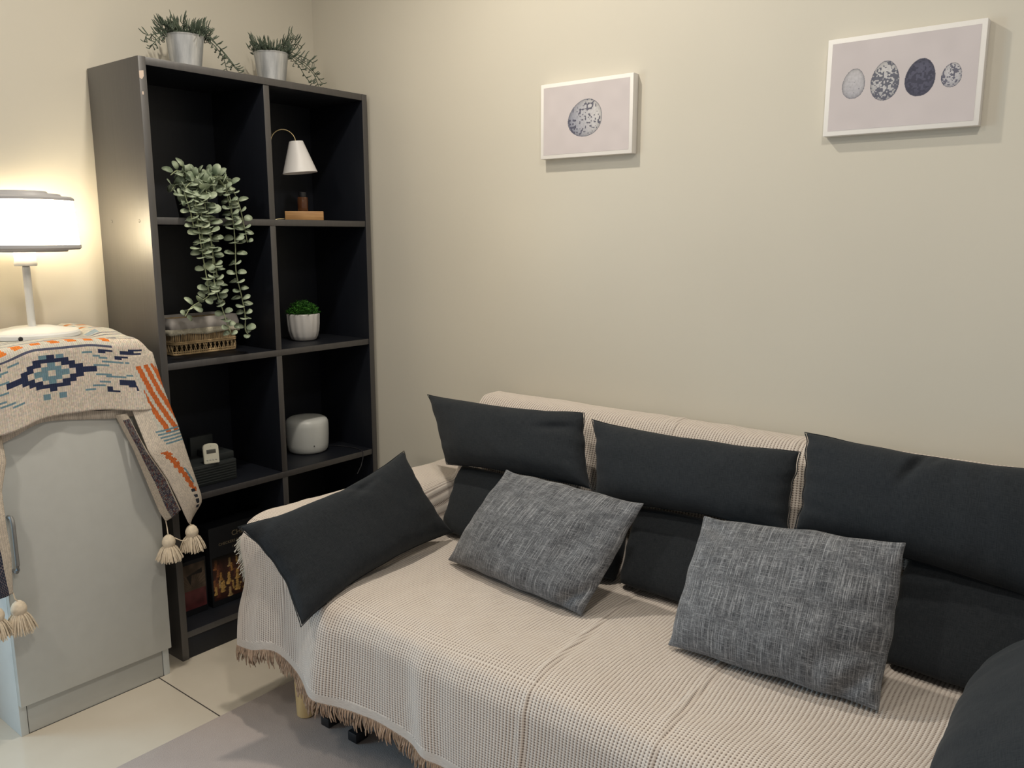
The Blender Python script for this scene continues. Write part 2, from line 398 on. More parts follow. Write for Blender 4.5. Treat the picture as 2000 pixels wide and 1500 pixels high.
def throw_col(Y, Dh):
    """Y along the cabinet front (m), Dh height above the hem (m)"""
    j = .8 + .4 * random.random(); q = (1 + .10 * (random.random() - .5), 1 + .06 * (random.random() - .5), 1 + .10 * (random.random() - .5))
    c = BEIGE
    bx = math.floor(Y / .0125 + .5) * .0125; bz = math.floor(Dh / .0088 + .5) * .0088
    per = .30; yc = (Y + 1.137 + per / 2) % per - per / 2; ycb = math.floor(yc / .0125 + .5) * .0125
    dz = bz - .106; m_ = abs(ycb) / .110 + abs(dz) / .052
    if Dh < .190:
        col = math.floor((Y + 1.137) / .0165 + .5); rw = math.floor((.108 + .0475 - Dh) / .01055)
        if abs(col) <= 6 and 0 <= rw < 9:
            ch = DIAMOND[rw][col + 6]
            if ch == 'N': c = NAVY
            elif ch == 'B': c = BLUE
        px_ = abs((Y + .898) / .001315 / .24 + 293 / .24 - 468); py_ = 830 - Dh / .0003 + (0 if Y > -.95 else 0)
        for (xa, xb, ya, yb, ch) in STREAKS:
            if xa - 468 <= px_ <= xb - 468 and ya <= py_ <= yb: c = {'N': NAVY, 'B': BLUE, 'O': ORANGE}[ch]
    if .164 < Dh < .240:
        left = Y < -.985
        if left:
            if Dh < .169: c = (.11, .12, .18)
            elif Dh < .173: c = WHITE
            elif Dh < .202:
                c = WHITE
                if ((Y + (Dh - .19) * .5) % .042) < .022 and .176 < Dh < .199: c = (.85, .25, .05)
            elif .206 < Dh < .210: c = (.13, .14, .2)
            else: c = WHITE
        elif Dh > .190:
            c = WHITE
            if .194 < Dh < .198 or .206 < Dh < .210: c = (.15, .15, .2)
    if Dh >= .240:
        c = WHITE
        if .250 < Dh < .255 or .27 < Dh < .274: c = (.12, .12, .17)
        k = math.floor((Dh - .28) / .022)
        if Dh > .28 and k % 2 == 0 and (math.floor(Y / .03) + k) % 3 == 0: c = (.42, .52, .58)
        if Dh > .33 and (math.floor(Y / .025) + k) % 4 == 1: c = (.70, .30, .12)
    s_ = .93 + .14 * random.random() if c is not BEIGE else .86 + .28 * random.random()
    return (c[0] * s_ * q[0], c[1] * s_ * q[1], c[2] * s_ * q[2])

def knitted_throw():
    r = thing('knitted_throw', 'cream knitted throw with navy, blue and orange motifs and tassels, draped over the grey cabinet', 'throw blanket', (.2, -1.07, CT))
    # main layer: profile from the hem up the front, over the top to the wall
    def prof(Y):
        hem = .803 + .021 * sm(-.90, -1.06, Y) - .026 * sm(-1.16, -1.28, Y)
        topf = .990 + .012 * math.exp(-((Y + 1.10) / .13) ** 2) - .040 * sm(-.925, -.868, Y) ** 1.6
        return hem, topf
    ny = 118; Y0, Y1 = -1.31, -.872; ND = 112; P = []; UV = []
    for i in range(ny + 1):
        Y = lerp(Y0, Y1, i / ny); hem, topf = prof(Y); row = []; uvr = []
        L1 = topf - hem - .022
        for j in range(ND + 1):
            d = j * .0048
            bulge = .006 * math.sin(Y * 19) + .004 * math.sin(Y * 41 + 1)
            if d < L1: x = .356 + .008 * (1 - d / L1) + bulge * (1 - d / L1) * 1.2; z = hem + d
            else:
                a = (d - L1) / .022
                if a < math.pi / 2: x = .334 + .022 * math.cos(a); z = hem + L1 + .022 * math.sin(a)
                else:
                    e = d - L1 - .022 * math.pi / 2; x = .334 - e; z = topf + .004 * nz(Y * 9, e * 11)
                    z += .018 * sm(.02, .12, e) * sm(-.995, -.955, Y) * (1 - sm(-.93, -.872, Y))
            x = max(x, .012)
            if d > L1 + .34: z -= 0
            row.append((x, Y, z)); uvr.append((Y, d))
        P.append(row); UV.append(uvr)
    b = MB(); b.grid(P, UV, 0, lambda i, j: throw_col(lerp(Y0, Y1, (i + .5) / ny), (j + .5) * .0048))
    o = b.build('front_layer', M['knit'], r, angle=80)
    md = o.modifiers.new('thick', 'SOLIDIFY'); md.thickness = .007; md.offset = -1 + 2 * 0
    md.offset = 1
    # lower (folded) layer peeping out under the hem
    P = []; UV = []
    for i in range(ny + 1):
        Y = lerp(Y0, Y1 - .004, i / ny); hem, topf = prof(Y); row = []; uvr = []
        dip = .020 + .007 * math.sin(Y * 23)
        for j in range(14):
            t_ = j / 13; row.append((.3485 + .003 * math.sin(Y * 25) * (1 - t_) + .001, Y, hem - dip * (1 - t_) + t_ * .12)); uvr.append((Y, t_ * .13))
        P.append(row); UV.append(uvr)
    def c2(i, j):
        if j == 2: return (.10, .085, .08)
        k = .80 + .25 * random.random(); return (BEIGE[0] * k, BEIGE[1] * k, BEIGE[2] * k)
    o = MB().grid(P, UV, 0, c2).build('under_layer', M['knit'], r, angle=80)
    md = o.modifiers.new('thick', 'SOLIDIFY'); md.thickness = .004; md.offset = 0
    # corner that falls between cabinet and bookshelf
    Lp = [(.352, -.985, .800), (.366, -.949, .700), (.368, -.917, .589), (.366, -.891, .508), (.366, -.876, .478)]
    Cp = [(.362, -.960, .800), (.402, -.930, .694), (.402, -.883, .609), (.400, -.862, .550), (.396, -.846, .510)]
    Rp = [(.352, -.872, .955), (.372, -.857, .852), (.378, -.827, .746), (.378, -.800, .636), (.374, -.770, .530), (.372, -.768, .506), (.370, -.788, .482), (.376, -.812, .458)]
    Cp2 = [(.358, -.960, .950), (.368, -.945, .80), (.404, -.928, .694), (.404, -.882, .609), (.402, -.856, .544), (.394, -.824, .464)]
    def res(pl, n):
        pl = [Vector(p) for p in pl]; seg = [(pl[k + 1] - pl[k]).length for k in range(len(pl) - 1)]; T = sum(seg); out = []
        for k in range(n + 1):
            s_ = T * k / n; i = 0
            while i < len(seg) - 1 and s_ > seg[i]: s_ -= seg[i]; i += 1
            out.append(pl[i].lerp(pl[i + 1], min(1, s_ / seg[i])))
        for _ in range(3):
            out = [out[0]] + [(out[k - 1] + out[k] * 2 + out[k + 1]) / 4 for k in range(1, n)] + [out[-1]]
        return out
    n, m = 80, 26
    A = res(Lp, n); B = res(Cp, n); P = []; UV = []
    for j in range(m + 1):
        t_ = j / m; row = []; uvr = []
        for k in range(n + 1):
            p = A[k].lerp(B[k], t_) + Vector((.006 * math.sin(math.pi * t_), 0, 0)); row.append(tuple(p)); uvr.append((t_ * .09, k * .0045))
        P.append(row); UV.append(uvr)
    def c3(j, k):
        t_ = (j + .5) / m
        if .36 < t_ < .93 and k > 3:
            q = (j + k) % 2 == 0; s_ = .8 + .4 * random.random()
            return tuple(v * s_ for v in ((.035, .04, .075) if q else random.choice([(.35, .30, .28), (.14, .12, .13), (.30, .12, .08), (.42, .36, .30)])))
        s_ = .86 + .2 * random.random(); return tuple(v * s_ for v in (.72, .62, .51))
    o = MB().grid(P, UV, 0, c3).build('hanging_corner', M['knit'], r, angle=80, label='reverse side with dark speckled stripe')
    md = o.modifiers.new('thick', 'SOLIDIFY'); md.thickness = .005; md.offset = 0
    n, m = 110, 34
    A = res(Cp2, n); B = res(Rp, n); P = []; UV = []
    for j in range(m + 1):
        t_ = j / m; row = []; uvr = []
        for k in range(n + 1):
            p = A[k].lerp(B[k], t_) + Vector((.010 * math.sin(math.pi * t_) * (1 - .4 * k / n), 0, 0)); row.append(tuple(p)); uvr.append((t_ * .12, k * .0047))
        P.append(row); UV.append(uvr)
    def c4(j, k):
        t_ = (j + .5) / m; v = k / n; c = BEIGE
        dr = (1 - t_)
        if .05 < v < .42:
            ph = (t_ * 4.2 - v * 6.0 + 6) % 1.0
            if t_ > .30 + v * .5 and ph < .62: c = ORANGE
            elif t_ > .22 + v * .5: c = WHITE
        if .40 < v < .50 and t_ > .30 + (v - .40) * 2 and int(v * 160) % 3 != 0: c = BLUE
        e = t_ - (.28 + (v - .52) * 1.55)
        if .52 < v < .80 and abs(e - (.05 if int(v * 60) % 2 else .10)) < .10: c = ORANGE
        if .64 < v < .74 and .19 < e < .27: c = BLUE
        if .78 < v < .90 and abs(t_ - .70 - (v - .78) * .9) < .08 and int(v * 90) % 3: c = (.04, .045, .06)
        s_ = .86 + .26 * random.random(); return tuple(x * s_ for x in c)
    o = MB().grid(P, UV, 0, c4, flip=True).build('hanging_corner', M['knit'], r, angle=80)
    md = o.modifiers.new('thick', 'SOLIDIFY'); md.thickness = .005; md.offset = 0
    # left corner, falling past the other end of the door
    Rl = [(.350, -1.262, .800), (.368, -1.262, .735), (.372, -1.280, .666), (.388, -1.284, .590), (.392, -1.281, .512), (.390, -1.286, .414)]
    Ll = [(.350, -1.34, .830), (.350, -1.37, .735), (.345, -1.38, .64), (.345, -1.37, .56), (.350, -1.345, .47), (.365, -1.315, .40)]
    n, m = 90, 20; A = res(Rl, n); B = res(Ll, n); P = []; UV = []
    for j in range(m + 1):
        t_ = j / m; row = []; uvr = []
        for k in range(n + 1):
            p = A[k].lerp(B[k], t_) + Vector((.006 * math.sin(math.pi * t_), 0, 0)); row.append(tuple(p)); uvr.append((t_ * .09, k * .0045))
        P.append(row); UV.append(uvr)
    def c5(j, k):
        t_ = (j + .5) / m
        if .24 < t_ < .8 and k > 24:
            q = (j + k) % 2 == 0; s_ = .8 + .4 * random.random()
            return tuple(v * s_ for v in ((.035, .04, .07) if q else random.choice([(.20, .17, .18), (.12, .12, .14)])))
        s_ = .86 + .2 * random.random(); return tuple(v * s_ for v in (.72, .62, .51))
    o = MB().grid(P, UV, 0, c5, flip=True).build('hanging_corner', M['knit'], r, angle=80)
    md = o.modifiers.new('thick', 'SOLIDIFY'); md.thickness = .005; md.offset = 0
    # tassels
    def tassel(top, head, length=.056, w=.030, cord=None):
        hx, hy, hz = head; b = MB(); rr = .0145
        b.lathe([(0, .0185), (.007, .0180), (.0135, .012), (.0175, .003), (.0180, -.004), (.0155, -.012), (.0140, -.016), (0, -.016)], head, 24)
        hd = b.build('tassel', M['yarn'], r)
        s = MB()
        for k in range(210):
            a = random.random() * 2 * math.pi; q = math.sqrt(random.random())
            sx, sy = math.cos(a) * .0135 * q, math.sin(a) * .0135 * q
            ex, ey = math.cos(a) * w * (.15 + .85 * q) * (1 + .15 * random.random()), math.sin(a) * w * (.15 + .85 * q)
            ln = length * (.85 + .2 * random.random()) * (1 - .12 * q)
            pts = []
            for t_ in (0, .25, .5, .75, 1):
                e = t_ ** .65
                pts.append((hx + lerp(sx, ex, e) + .0015 * nz(k * 3.1, t_ * 3), hy + lerp(sy, ey, e) + .0015 * nz(k * 7.7, t_ * 3, 5), hz - .011 - ln * t_))
            s.tube(pts, [.0011, .0013, .0013, .0012, .0008], 5)
        s.build('skirt', M['yarn'], hd)
        cp = [Vector(p) for p in ([top] + (cord or []) + [(hx, hy, hz + .017)])]
        MB().tube(cp, .0016, 6).build('cord', M['yarn'], hd)
    tassel((.366, -.876, .480), (.385, -.882, .424), .048, .037, [(.372, -.877, .462)])
    tassel((.392, -.822, .464), (.392, -.815, .436), .050, .036, [(.394, -.817, .457)])
    tassel((.390, -1.286, .414), (.392, -1.278, .372), .054, .037, [(.392, -1.284, .398)])
    tassel((.368, -1.318, .400), (.392, -1.328, .372), .050, .036, [(.382, -1.324, .392)])
    MB().tube([(.392, -.868, .432), (.396, -.852, .420), (.396, -.838, .416), (.395, -.826, .424)], .0015, 6).build('cord', M['yarn'], r)
knitted_throw()

# ------------------------------------------------------------------ table lamp (lit)
def table_lamp():
    c = (.165, -1.095, 1.004); r = thing('table_lamp', 'white drum table lamp, switched on, standing on the knitted throw over the cabinet', 'lamp', c)
    x, y, z = c
    b = MB(); b.lathe([(0, 0), (.108, 0), (.1125, .003), (.1125, .012), (.108, .0165), (.086, .018), (.080, .0215), (.055, .026), (.050, .0275), (0, .028)], c, 72)
    b.build('base', M['lampwhite'], r)
    f = Vector((.08, -.06, 0)).normalized()
    MB().lathe([(0, 0), (.006, 0), (.005, .004), (0, .005)], (x + .111 * math.cos(-.62), y + .111 * math.sin(-.62), z + .007), 14, Matrix.Rotation(math.pi / 2, 3, 'Y') ).build('power_button', M['blackmetal'], r)
    MB().tube([(x, y, z + .024), (x, y, z + .183)], .0095, 24).build('pole', M['lampwhite'], r)
    MB().tube([(x, y, z + .178), (x, y, z + .190)], .0085, 24).build('collar', M['steel'], r)
    b = MB(); b.lathe([(0, .186), (.026, .186), (.0275, .191), (.0255, .199), (.0255, .226), (0, .226)], c, 40); b.build('socket_housing', M['lampwhite'], r)
    sh = .222
    b = MB(); b.lathe([(.05, sh), (.100, sh), (.102, sh + .004), (.129, sh + .0055), (.134, sh + .010), (.1335, sh + .018), (.128, sh + .018), (.05, sh + .012), (.05, sh)], c, 96); b.build('lower_rim', M['lampgrey'], r)
    b = MB(); b.lathe([(.126, sh + .017), (.1305, sh + .019), (.1225, sh + .132), (.116, sh + .132)], c, 96); b.build('lamp_shade', M['glow'], r)
    b = MB(); b.lathe([(0, sh + .130), (.1255, sh + .130), (.1255, sh + .136), (.121, sh + .140), (.098, sh + .141), (.094, sh + .147), (.068, sh + .148), (.063, sh + .154), (0, sh + .156)], c, 96)
    b.build('upper_cap', M['lampgrey'], r)
    return r
table_lamp()

# ------------------------------------------------------------------ framed egg prints
def vnoise(h, w, cell, seed):
    g = np.random.default_rng(seed).random((int(h / cell) + 3, int(w / cell) + 3))
    yy, xx = np.mgrid[0:h, 0:w] / cell; y0 = yy.astype(int); x0 = xx.astype(int); fy = yy - y0; fx = xx - x0
    fy = fy * fy * (3 - 2 * fy); fx = fx * fx * (3 - 2 * fx)
    return (g[y0, x0] * (1 - fy) * (1 - fx) + g[y0 + 1, x0] * fy * (1 - fx) + g[y0, x0 + 1] * (1 - fy) * fx + g[y0 + 1, x0 + 1] * fy * fx)
def egg_print(nx, nz_, cell, eggs, seed):
    img = np.empty((nz_, nx, 3)); n0 = vnoise(nz_, nx, 30, seed)
    img[:] = np.array((.60, .545, .553)); img *= (.97 + .06 * n0)[..., None]
    X, Z = np.meshgrid((np.arange(nx) + .5) * cell, (np.arange(nz_) + .5) * cell)
    for k, e in enumerate(eggs):
        cx, cz, a, bb, rot, base, dark, cov, sc, egg = e
        dx = X - cx; dz = Z - cz; u = dx * math.cos(rot) + dz * math.sin(rot); v = -dx * math.sin(rot) + dz * math.cos(rot)
        wv = a * (1 - egg * v / bb); q = (u / wv) ** 2 + (v / bb) ** 2; ins = q < 1
        n1 = vnoise(nz_, nx, sc, seed + 3 * k + 1); n2 = vnoise(nz_, nx, sc * 2.6, seed + 3 * k + 2); n3 = vnoise(nz_, nx, 3, seed + 9 * k)
        c = np.ones(img.shape) * np.array(base)
        edge = np.clip(q, 0, 1) ** 3; c *= (1 - .45 * edge)[..., None]
        lowleft = np.clip(.5 - (v / bb) * .5, 0, 1) * (1 if k == 0 and len(eggs) == 1 else .4); c = c * (1 - .62 * lowleft[..., None] * np.array((1, .95, .75)))
        sp = (n1 * .7 + n2 * .3) > (1 - cov)
        c[sp] = c[sp] * .12 + np.array(dark) * .88
        c *= (.9 + .2 * n3)[..., None]
        rim = (q > .93) & ins; c[rim] = c[rim] * .45 + np.array((.10, .10, .14)) * .55
        img[ins] = c[ins]
    return img
def picture(x0, x1, z0, z1, eggs, label, seed):
    T = .026; r = thing('framed_print', label, 'picture', ((x0 + x1) / 2, 0, z0), 'egg prints on the wall')
    fw = .0105
    MB().box((x0, -T, z0), (x1, -.0006, z1), .0015).build('frame', M['frame'], r)
    w = x1 - x0 - 2 * fw; h = z1 - z0 - 2 * fw; cell = .001; nx = int(w / cell); nh = int(h / cell)
    img = egg_print(nx, nh, w / nx, [(e[0] * w, e[1] * h) + e[2:] for e in eggs], seed)
    P = [[(x0 + fw + w * i / nx, -T - .0004, z0 + fw + h * j / nh) for j in range(nh + 1)] for i in range(nx + 1)]
    UV = [[(w * i / nx, h * j / nh) for j in range(nh + 1)] for i in range(nx + 1)]
    MB().grid(P, UV, 0, lambda i, j: tuple(img[j, i])).build('egg_print', M['print'], r, smooth=False, clean=False)
W1 = (.66, .64, .64)
picture(1.038, 1.341, 1.484, 1.689, [(.498, .497, .0490, .0570, math.radians(-72), W1, (.06, .06, .10), .36, 4.6, -.10)], 'smaller framed print of one large speckled egg, hung on the beige wall', 11)
picture(1.843, 2.160, 1.490, 1.699, [
    (.172, .524, .0243, .0320, -.10, (.56, .54, .56), (.10, .10, .14), .17, 2.4, .12),
    (.394, .521, .0295, .0415, -.05, (.60, .58, .58), (.075, .08, .12), .50, 3.2, .12),
    (.633, .516, .0298, .0385, -.10, (.10, .10, .15), (.045, .045, .075), .45, 4, .10),
    (.838, .505, .0195, .0245, -.12, (.58, .56, .58), (.08, .08, .13), .40, 2.6, .12)],
    'wider framed print with a row of four eggs, right of the single egg print', 40)

# ------------------------------------------------------------------ sofa
SX0, SX1 = .70, 2.80
def sofa():
    r = thing('sofa', 'long sofa on pale wooden legs, hidden under the cream waffle blanket', 'sofa', ((SX0 + SX1) / 2, -.44, 0))
    MB().box((.845, -.822, .20), (2.66, -.02, .398), .03, seg=4).build('seat_base', M['sofa'], r)
    MB().box((SX0 + .006, -.812, .20), (.840, -.02, .534), .03, seg=4).build('arm_rest', M['sofa'], r)
    MB().box((2.665, -.812, .20), (SX1, -.02, .534), .03, seg=4).build('arm_rest', M['sofa'], r)
    b = MB(); pr = [(-.020, .40), (-.022, .765), (-.045, .778), (-.110, .778), (-.138, .755), (-.225, .455), (-.235, .40)]
    for xx in (.885, 2.62): pass
    vs = [(xx, y, z) for xx in (.885, 2.62) for (y, z) in pr]; n = len(pr)
    b.add(vs, [tuple(range(n)), tuple(range(2 * n - 1, n - 1, -1))] + [(i, i + n, (i + 1) % n + n, (i + 1) % n) for i in range(n)])
    b.build('backrest', M['sofa'], r, angle=30)
    for (x, y) in ((.822, -.768), (2.68, -.768), (.822, -.09), (2.68, -.09)):
        MB().lathe([(0, .0095), (.0215, .0095), (.0240, .012), (.0300, .2), (0, .2)], (x, y, 0), 28).build('leg', M['pine'], r)
    for x in (.908, 1.015, 1.74):
        b = MB(); b.box((x - .016, -.775, .0095), (x + .016, -.735, .035), .002); b.box((x - .010, -.765, .035), (x + .010, -.745, .205), .001)
        b.build('support_foot', M['blackmetal'], r)
sofa()

# --- blanket surface (height of the cloth) -------------------------------------------------
S_PROF = [(-.016, .50), (-.017, .765), (-.040, .792), (-.115, .792), (-.148, .768), (-.243, .47), (-.285, .418), (-.775, .418), (-.832, .404), (-.852, .365), (-.858, .0)]
A_PROF = [(-.016, .34), (-.017, .520), (-.040, .549), (-.115, .549), (-.148, .549), (-.243, .550), (-.285, .550), (-.775, .550), (-.824, .540), (-.846, .500), (-.858, .0)]
NR = [0] * 10
def blanket_profile(x):
    wb = sm(.858, .900, x); ws = sm(.842, .93, x); wf = sm(.80, 1.0, x)
    hem = .204 + .026 * math.exp(-((x - .835) / .07) ** 2) + .006 * math.sin(x * 17) - .022 * sm(.9, 1.2, x) - .012 * sm(1.2, 1.6, x)
    pts = []
    for k, (s_, a_) in enumerate(zip(S_PROF, A_PROF)):
        w = wb if k <= 4 else (sm(.885, .935, x) if k < 7 else ws if k < 8 else wf)
        y = lerp(a_[0], s_[0], w); z = lerp(a_[1], s_[1], w)
        if k == 10: z = hem
        pts.append((y, z))
    return pts
COUNTS = [14, 5, 9, 5, 28, 8, 52, 8, 8, 30]
def fine_cloth(P, UV, parent):
    # resample the drape on a fine grid and press the woven cells into it as real relief
    def resample(A, src, dst):
        k = np.clip(np.searchsorted(src, dst, side='right') - 1, 0, len(src) - 2); f = (dst - src[k]) / (src[k + 1] - src[k])
        f = f.reshape((-1,) + (1,) * (A.ndim - 1)); return A[k] * (1 - f) + A[k + 1] * f
    u = UV[:, 0, 0]; du = np.arange(u[0], u[-1], .0019); nv = int(UV[:, -1, 1].mean() / .0014)
    ri = np.arange(P.shape[1], dtype=float); mid = UV[P.shape[0] // 2, :, 1]; rows = np.interp(np.linspace(0, mid[-1], nv), mid, ri)
    Q = resample(P, u, du); T = resample(UV, u, du)
    Q = np.swapaxes(resample(np.swapaxes(Q, 0, 1), ri, rows), 0, 1); T = np.swapaxes(resample(np.swapaxes(T, 0, 1), ri, rows), 0, 1)
    U, V = T[..., 0], T[..., 1]
    W_ = .010 * np.sin(U * 7 + 2 * np.sin(V * 5)) * np.sin(V * 4 + 1) + .0035 * np.sin(V * 17 + U * 11); U2 = U + W_; V2 = V + .004 * np.sin(U * 9)
    gu = np.gradient(Q, axis=0); gv = np.gradient(Q, axis=1); N = np.cross(gu, gv); N /= np.linalg.norm(N, axis=2, keepdims=True)
    if N[len(du) // 2, nv // 2, 2] < 0: N = -N
    su = np.abs(np.sin(np.pi * U2 / .0080)); sv = np.abs(np.sin(np.pi * V2 / .0056))
    hem = (V > V[:, -1:] - .024) | (U < u[0] + .016)
    h = -.0034 * su ** 2.2 * (.30 + .70 * sv ** 1.6) * (~hem)
    Q = Q + N * (h + .0008)[..., None]
    nu = len(du); idx = np.arange(nu * nv).reshape(nu, nv)
    F = np.stack([idx[:-1, :-1], idx[1:, :-1], idx[1:, 1:], idx[:-1, 1:]], -1).reshape(-1, 4)
    t0 = F[0]; q = Q.reshape(-1, 3)
    me = bpy.data.meshes.new('cloth'); me.vertices.add(nu * nv); me.vertices.foreach_set('co', (q - np.array(parent.location)).ravel())
    me.loops.add(F.size); me.loops.foreach_set('vertex_index', F.ravel()); me.polygons.add(len(F)); me.polygons.foreach_set('loop_start', np.arange(0, F.size, 4))
    me.polygons.foreach_set('loop_total', np.full(len(F), 4)); me.update(calc_edges=True)
    uvl = me.uv_layers.new(name='UVMap'); uvs = np.stack([U2, V2], -1).reshape(-1, 2)[F.ravel()]; uvl.data.foreach_set('uv', uvs.ravel())
    mi = hem[:-1, :-1].ravel().astype(np.int32); me.materials.append(M['waffle']); me.materials.append(M['hem']); me.polygons.foreach_set('material_index', mi)
    me.polygons.foreach_set('use_smooth', np.ones(len(F), bool)); me.validate()
    o = bpy.data.objects.new('cloth', me); COL.objects.link(o); o.parent = parent
def blanket():
    r = thing('waffle_blanket', 'cream waffle-weave blanket with tan fringe, spread over the whole sofa', 'blanket', (1.6, -.44, .42))
    xs = [-.045 + .0075 * k for k in range(7)] + [0]
    cols = [(SX0, d_) for d_ in (.052, .044, .036, .028, .020, .012, .005)]
    xx = SX0; 
    while xx < 2.83: cols.append((xx, 0)); xx += .0095
    P = []; UV = []; HEM = []; nh = 0
    for ci, (x, drop) in enumerate(cols):
        pf = blanket_profile(x + .002); row = []
        for k in range(10):
            n = COUNTS[k]
            for q in range(n): t_ = q / n; row.append([lerp(pf[k][0], pf[k + 1][0], t_), lerp(pf[k][1], pf[k + 1][1], t_)])
        row.append(list(pf[10]))
        for _ in range(6):
            nr = [row[0]] + [[(row[i - 1][0] + 2 * row[i][0] + row[i + 1][0]) / 4, (row[i - 1][1] + 2 * row[i][1] + row[i + 1][1]) / 4] for i in range(1, len(row) - 1)] + [row[-1]]
            row = nr
        out = []; uvr = []; acc = 0
        for i, (y, z) in enumerate(row):
            if i: acc += math.hypot(y - row[i - 1][0], z - row[i - 1][1])
            fr = sm(.42, .22, z) if y < -.80 else 0            # how far down the front drop
            arm = 1 - sm(.80, 1.0, x)
            X = x
            if drop:
                X = x - drop * .25 - fr * drop * .15; 
                Z = z - drop * (1 - sm(-.80, -.86, y))
            else: Z = z
            # folds in the front drop
            Y = y
            fr2 = sm(.52, .20, z) if y < -.80 else 0
            X += .026 * math.exp(-((z - .40) / .07) ** 2) * (1 - sm(.70, .80, x)) * (1 if y < -.80 else 0)
            Y -= fr2 * (.018 * math.exp(-((x - .79) / .055) ** 2) - .006 * math.exp(-((x - .92) / .05) ** 2) + .022 * math.exp(-((x - 1.03 - .1 * (z - .2)) / .055) ** 2) + .014 * math.exp(-((x - 1.37 + .10 * (z - .2)) / .035) ** 2) + .008 * math.sin(x * 13 + z * 3) + .008)
            # gentle unevenness + pressed creases
            up = .0045 * nz(x * 5, y * 6, 1.3) + .0022 * nz(x * 16, y * 16, 4.1)
            for (xa, ya, xb, yb) in ((1.575, -.417, 1.628, -.90), (1.878, -.50, 1.898, -.9)):
                xc = lerp(xa, xb, (y - ya) / (yb - ya)); up += .0042 * math.exp(-((x - xc) / .006) ** 2) - .0022 * math.exp(-((x - xc - .012) / .008) ** 2)
            up += .003 * math.exp(-((x - 1.52) / .006) ** 2) * (1 if y > -.2 else 0)
            if y < -.815: Y -= max(up, -.003) * 1.0 + .004
            elif y < -.12: Z += up + .001
            else: Z += max(up, 0)
            out.append((X, Y, Z)); uvr.append((x - drop, acc))
        P.append(out); UV.append(uvr); HEM.append(Vector(out[-1]))
    nrow = len(P[0])
    fine_cloth(np.array(P), np.array(UV), r)
    # tan fringe along the front hem
    f = MB()
    tot = 0; L = [0]
    for a, c in zip(HEM, HEM[1:]): tot += (c - a).length; L.append(tot)
    k = 0; s_ = 0
    while s_ < tot:
        while L[k + 1] < s_ and k < len(L) - 2: k += 1
        t_ = (s_ - L[k]) / max(1e-6, L[k + 1] - L[k]); p = HEM[k].lerp(HEM[k + 1], min(1, t_))
        cl = nz(s_ * 22, 0, 9) * .9; jx = cl * .016 + random.uniform(-.006, .006); jy = nz(s_ * 30, 3, 2) * .012 + random.uniform(-.008, .004)
        ln = random.uniform(.026, .042)
        pts = [(p.x, p.y, p.z + .003), (p.x + jx * .3 + random.uniform(-.002, .002), p.y - .003 + jy * .3, p.z - ln * .35), (p.x + jx * .8, p.y + jy * .8 - .002, p.z - ln * .7), (p.x + jx * 1.2 + random.uniform(-.003, .003), p.y + jy, p.z - ln)]
        f.tube(pts, [.0017, .0020, .0018, .0009], 5); s_ += random.uniform(.0028, .0046)
    f.build('fringe', M['fringe'], r, kind='stuff', label='tan twisted fringe along the front hem')
    f = MB()
    for row in (P[0],):
        for i in range(0, nrow - 16):
            p = Vector(row[i])
            if p.y > -.12 or p.z < .40: continue
            nxt = Vector(row[i + 1])
            for q in range(3 if (nxt - p).length > .005 else 1):
                c = p.lerp(nxt, q / 3); ln = random.uniform(.014, .024); fr_ = p.y < -.835
                f.tube([c + Vector((.002, 0, .002)), c + Vector((-.010 if fr_ else -.003, random.uniform(-.006, .006), -ln * .45)), c + Vector((random.uniform(-.020, -.008) if fr_ else random.uniform(-.006, .001), random.uniform(-.010, .010), -ln))], [.0012, .0016, .0009], 5)
    f.build('side_fringe', M['fringe_pale'], r, kind='stuff', label='short pale fringe on the side edge over the arm')
blanket()

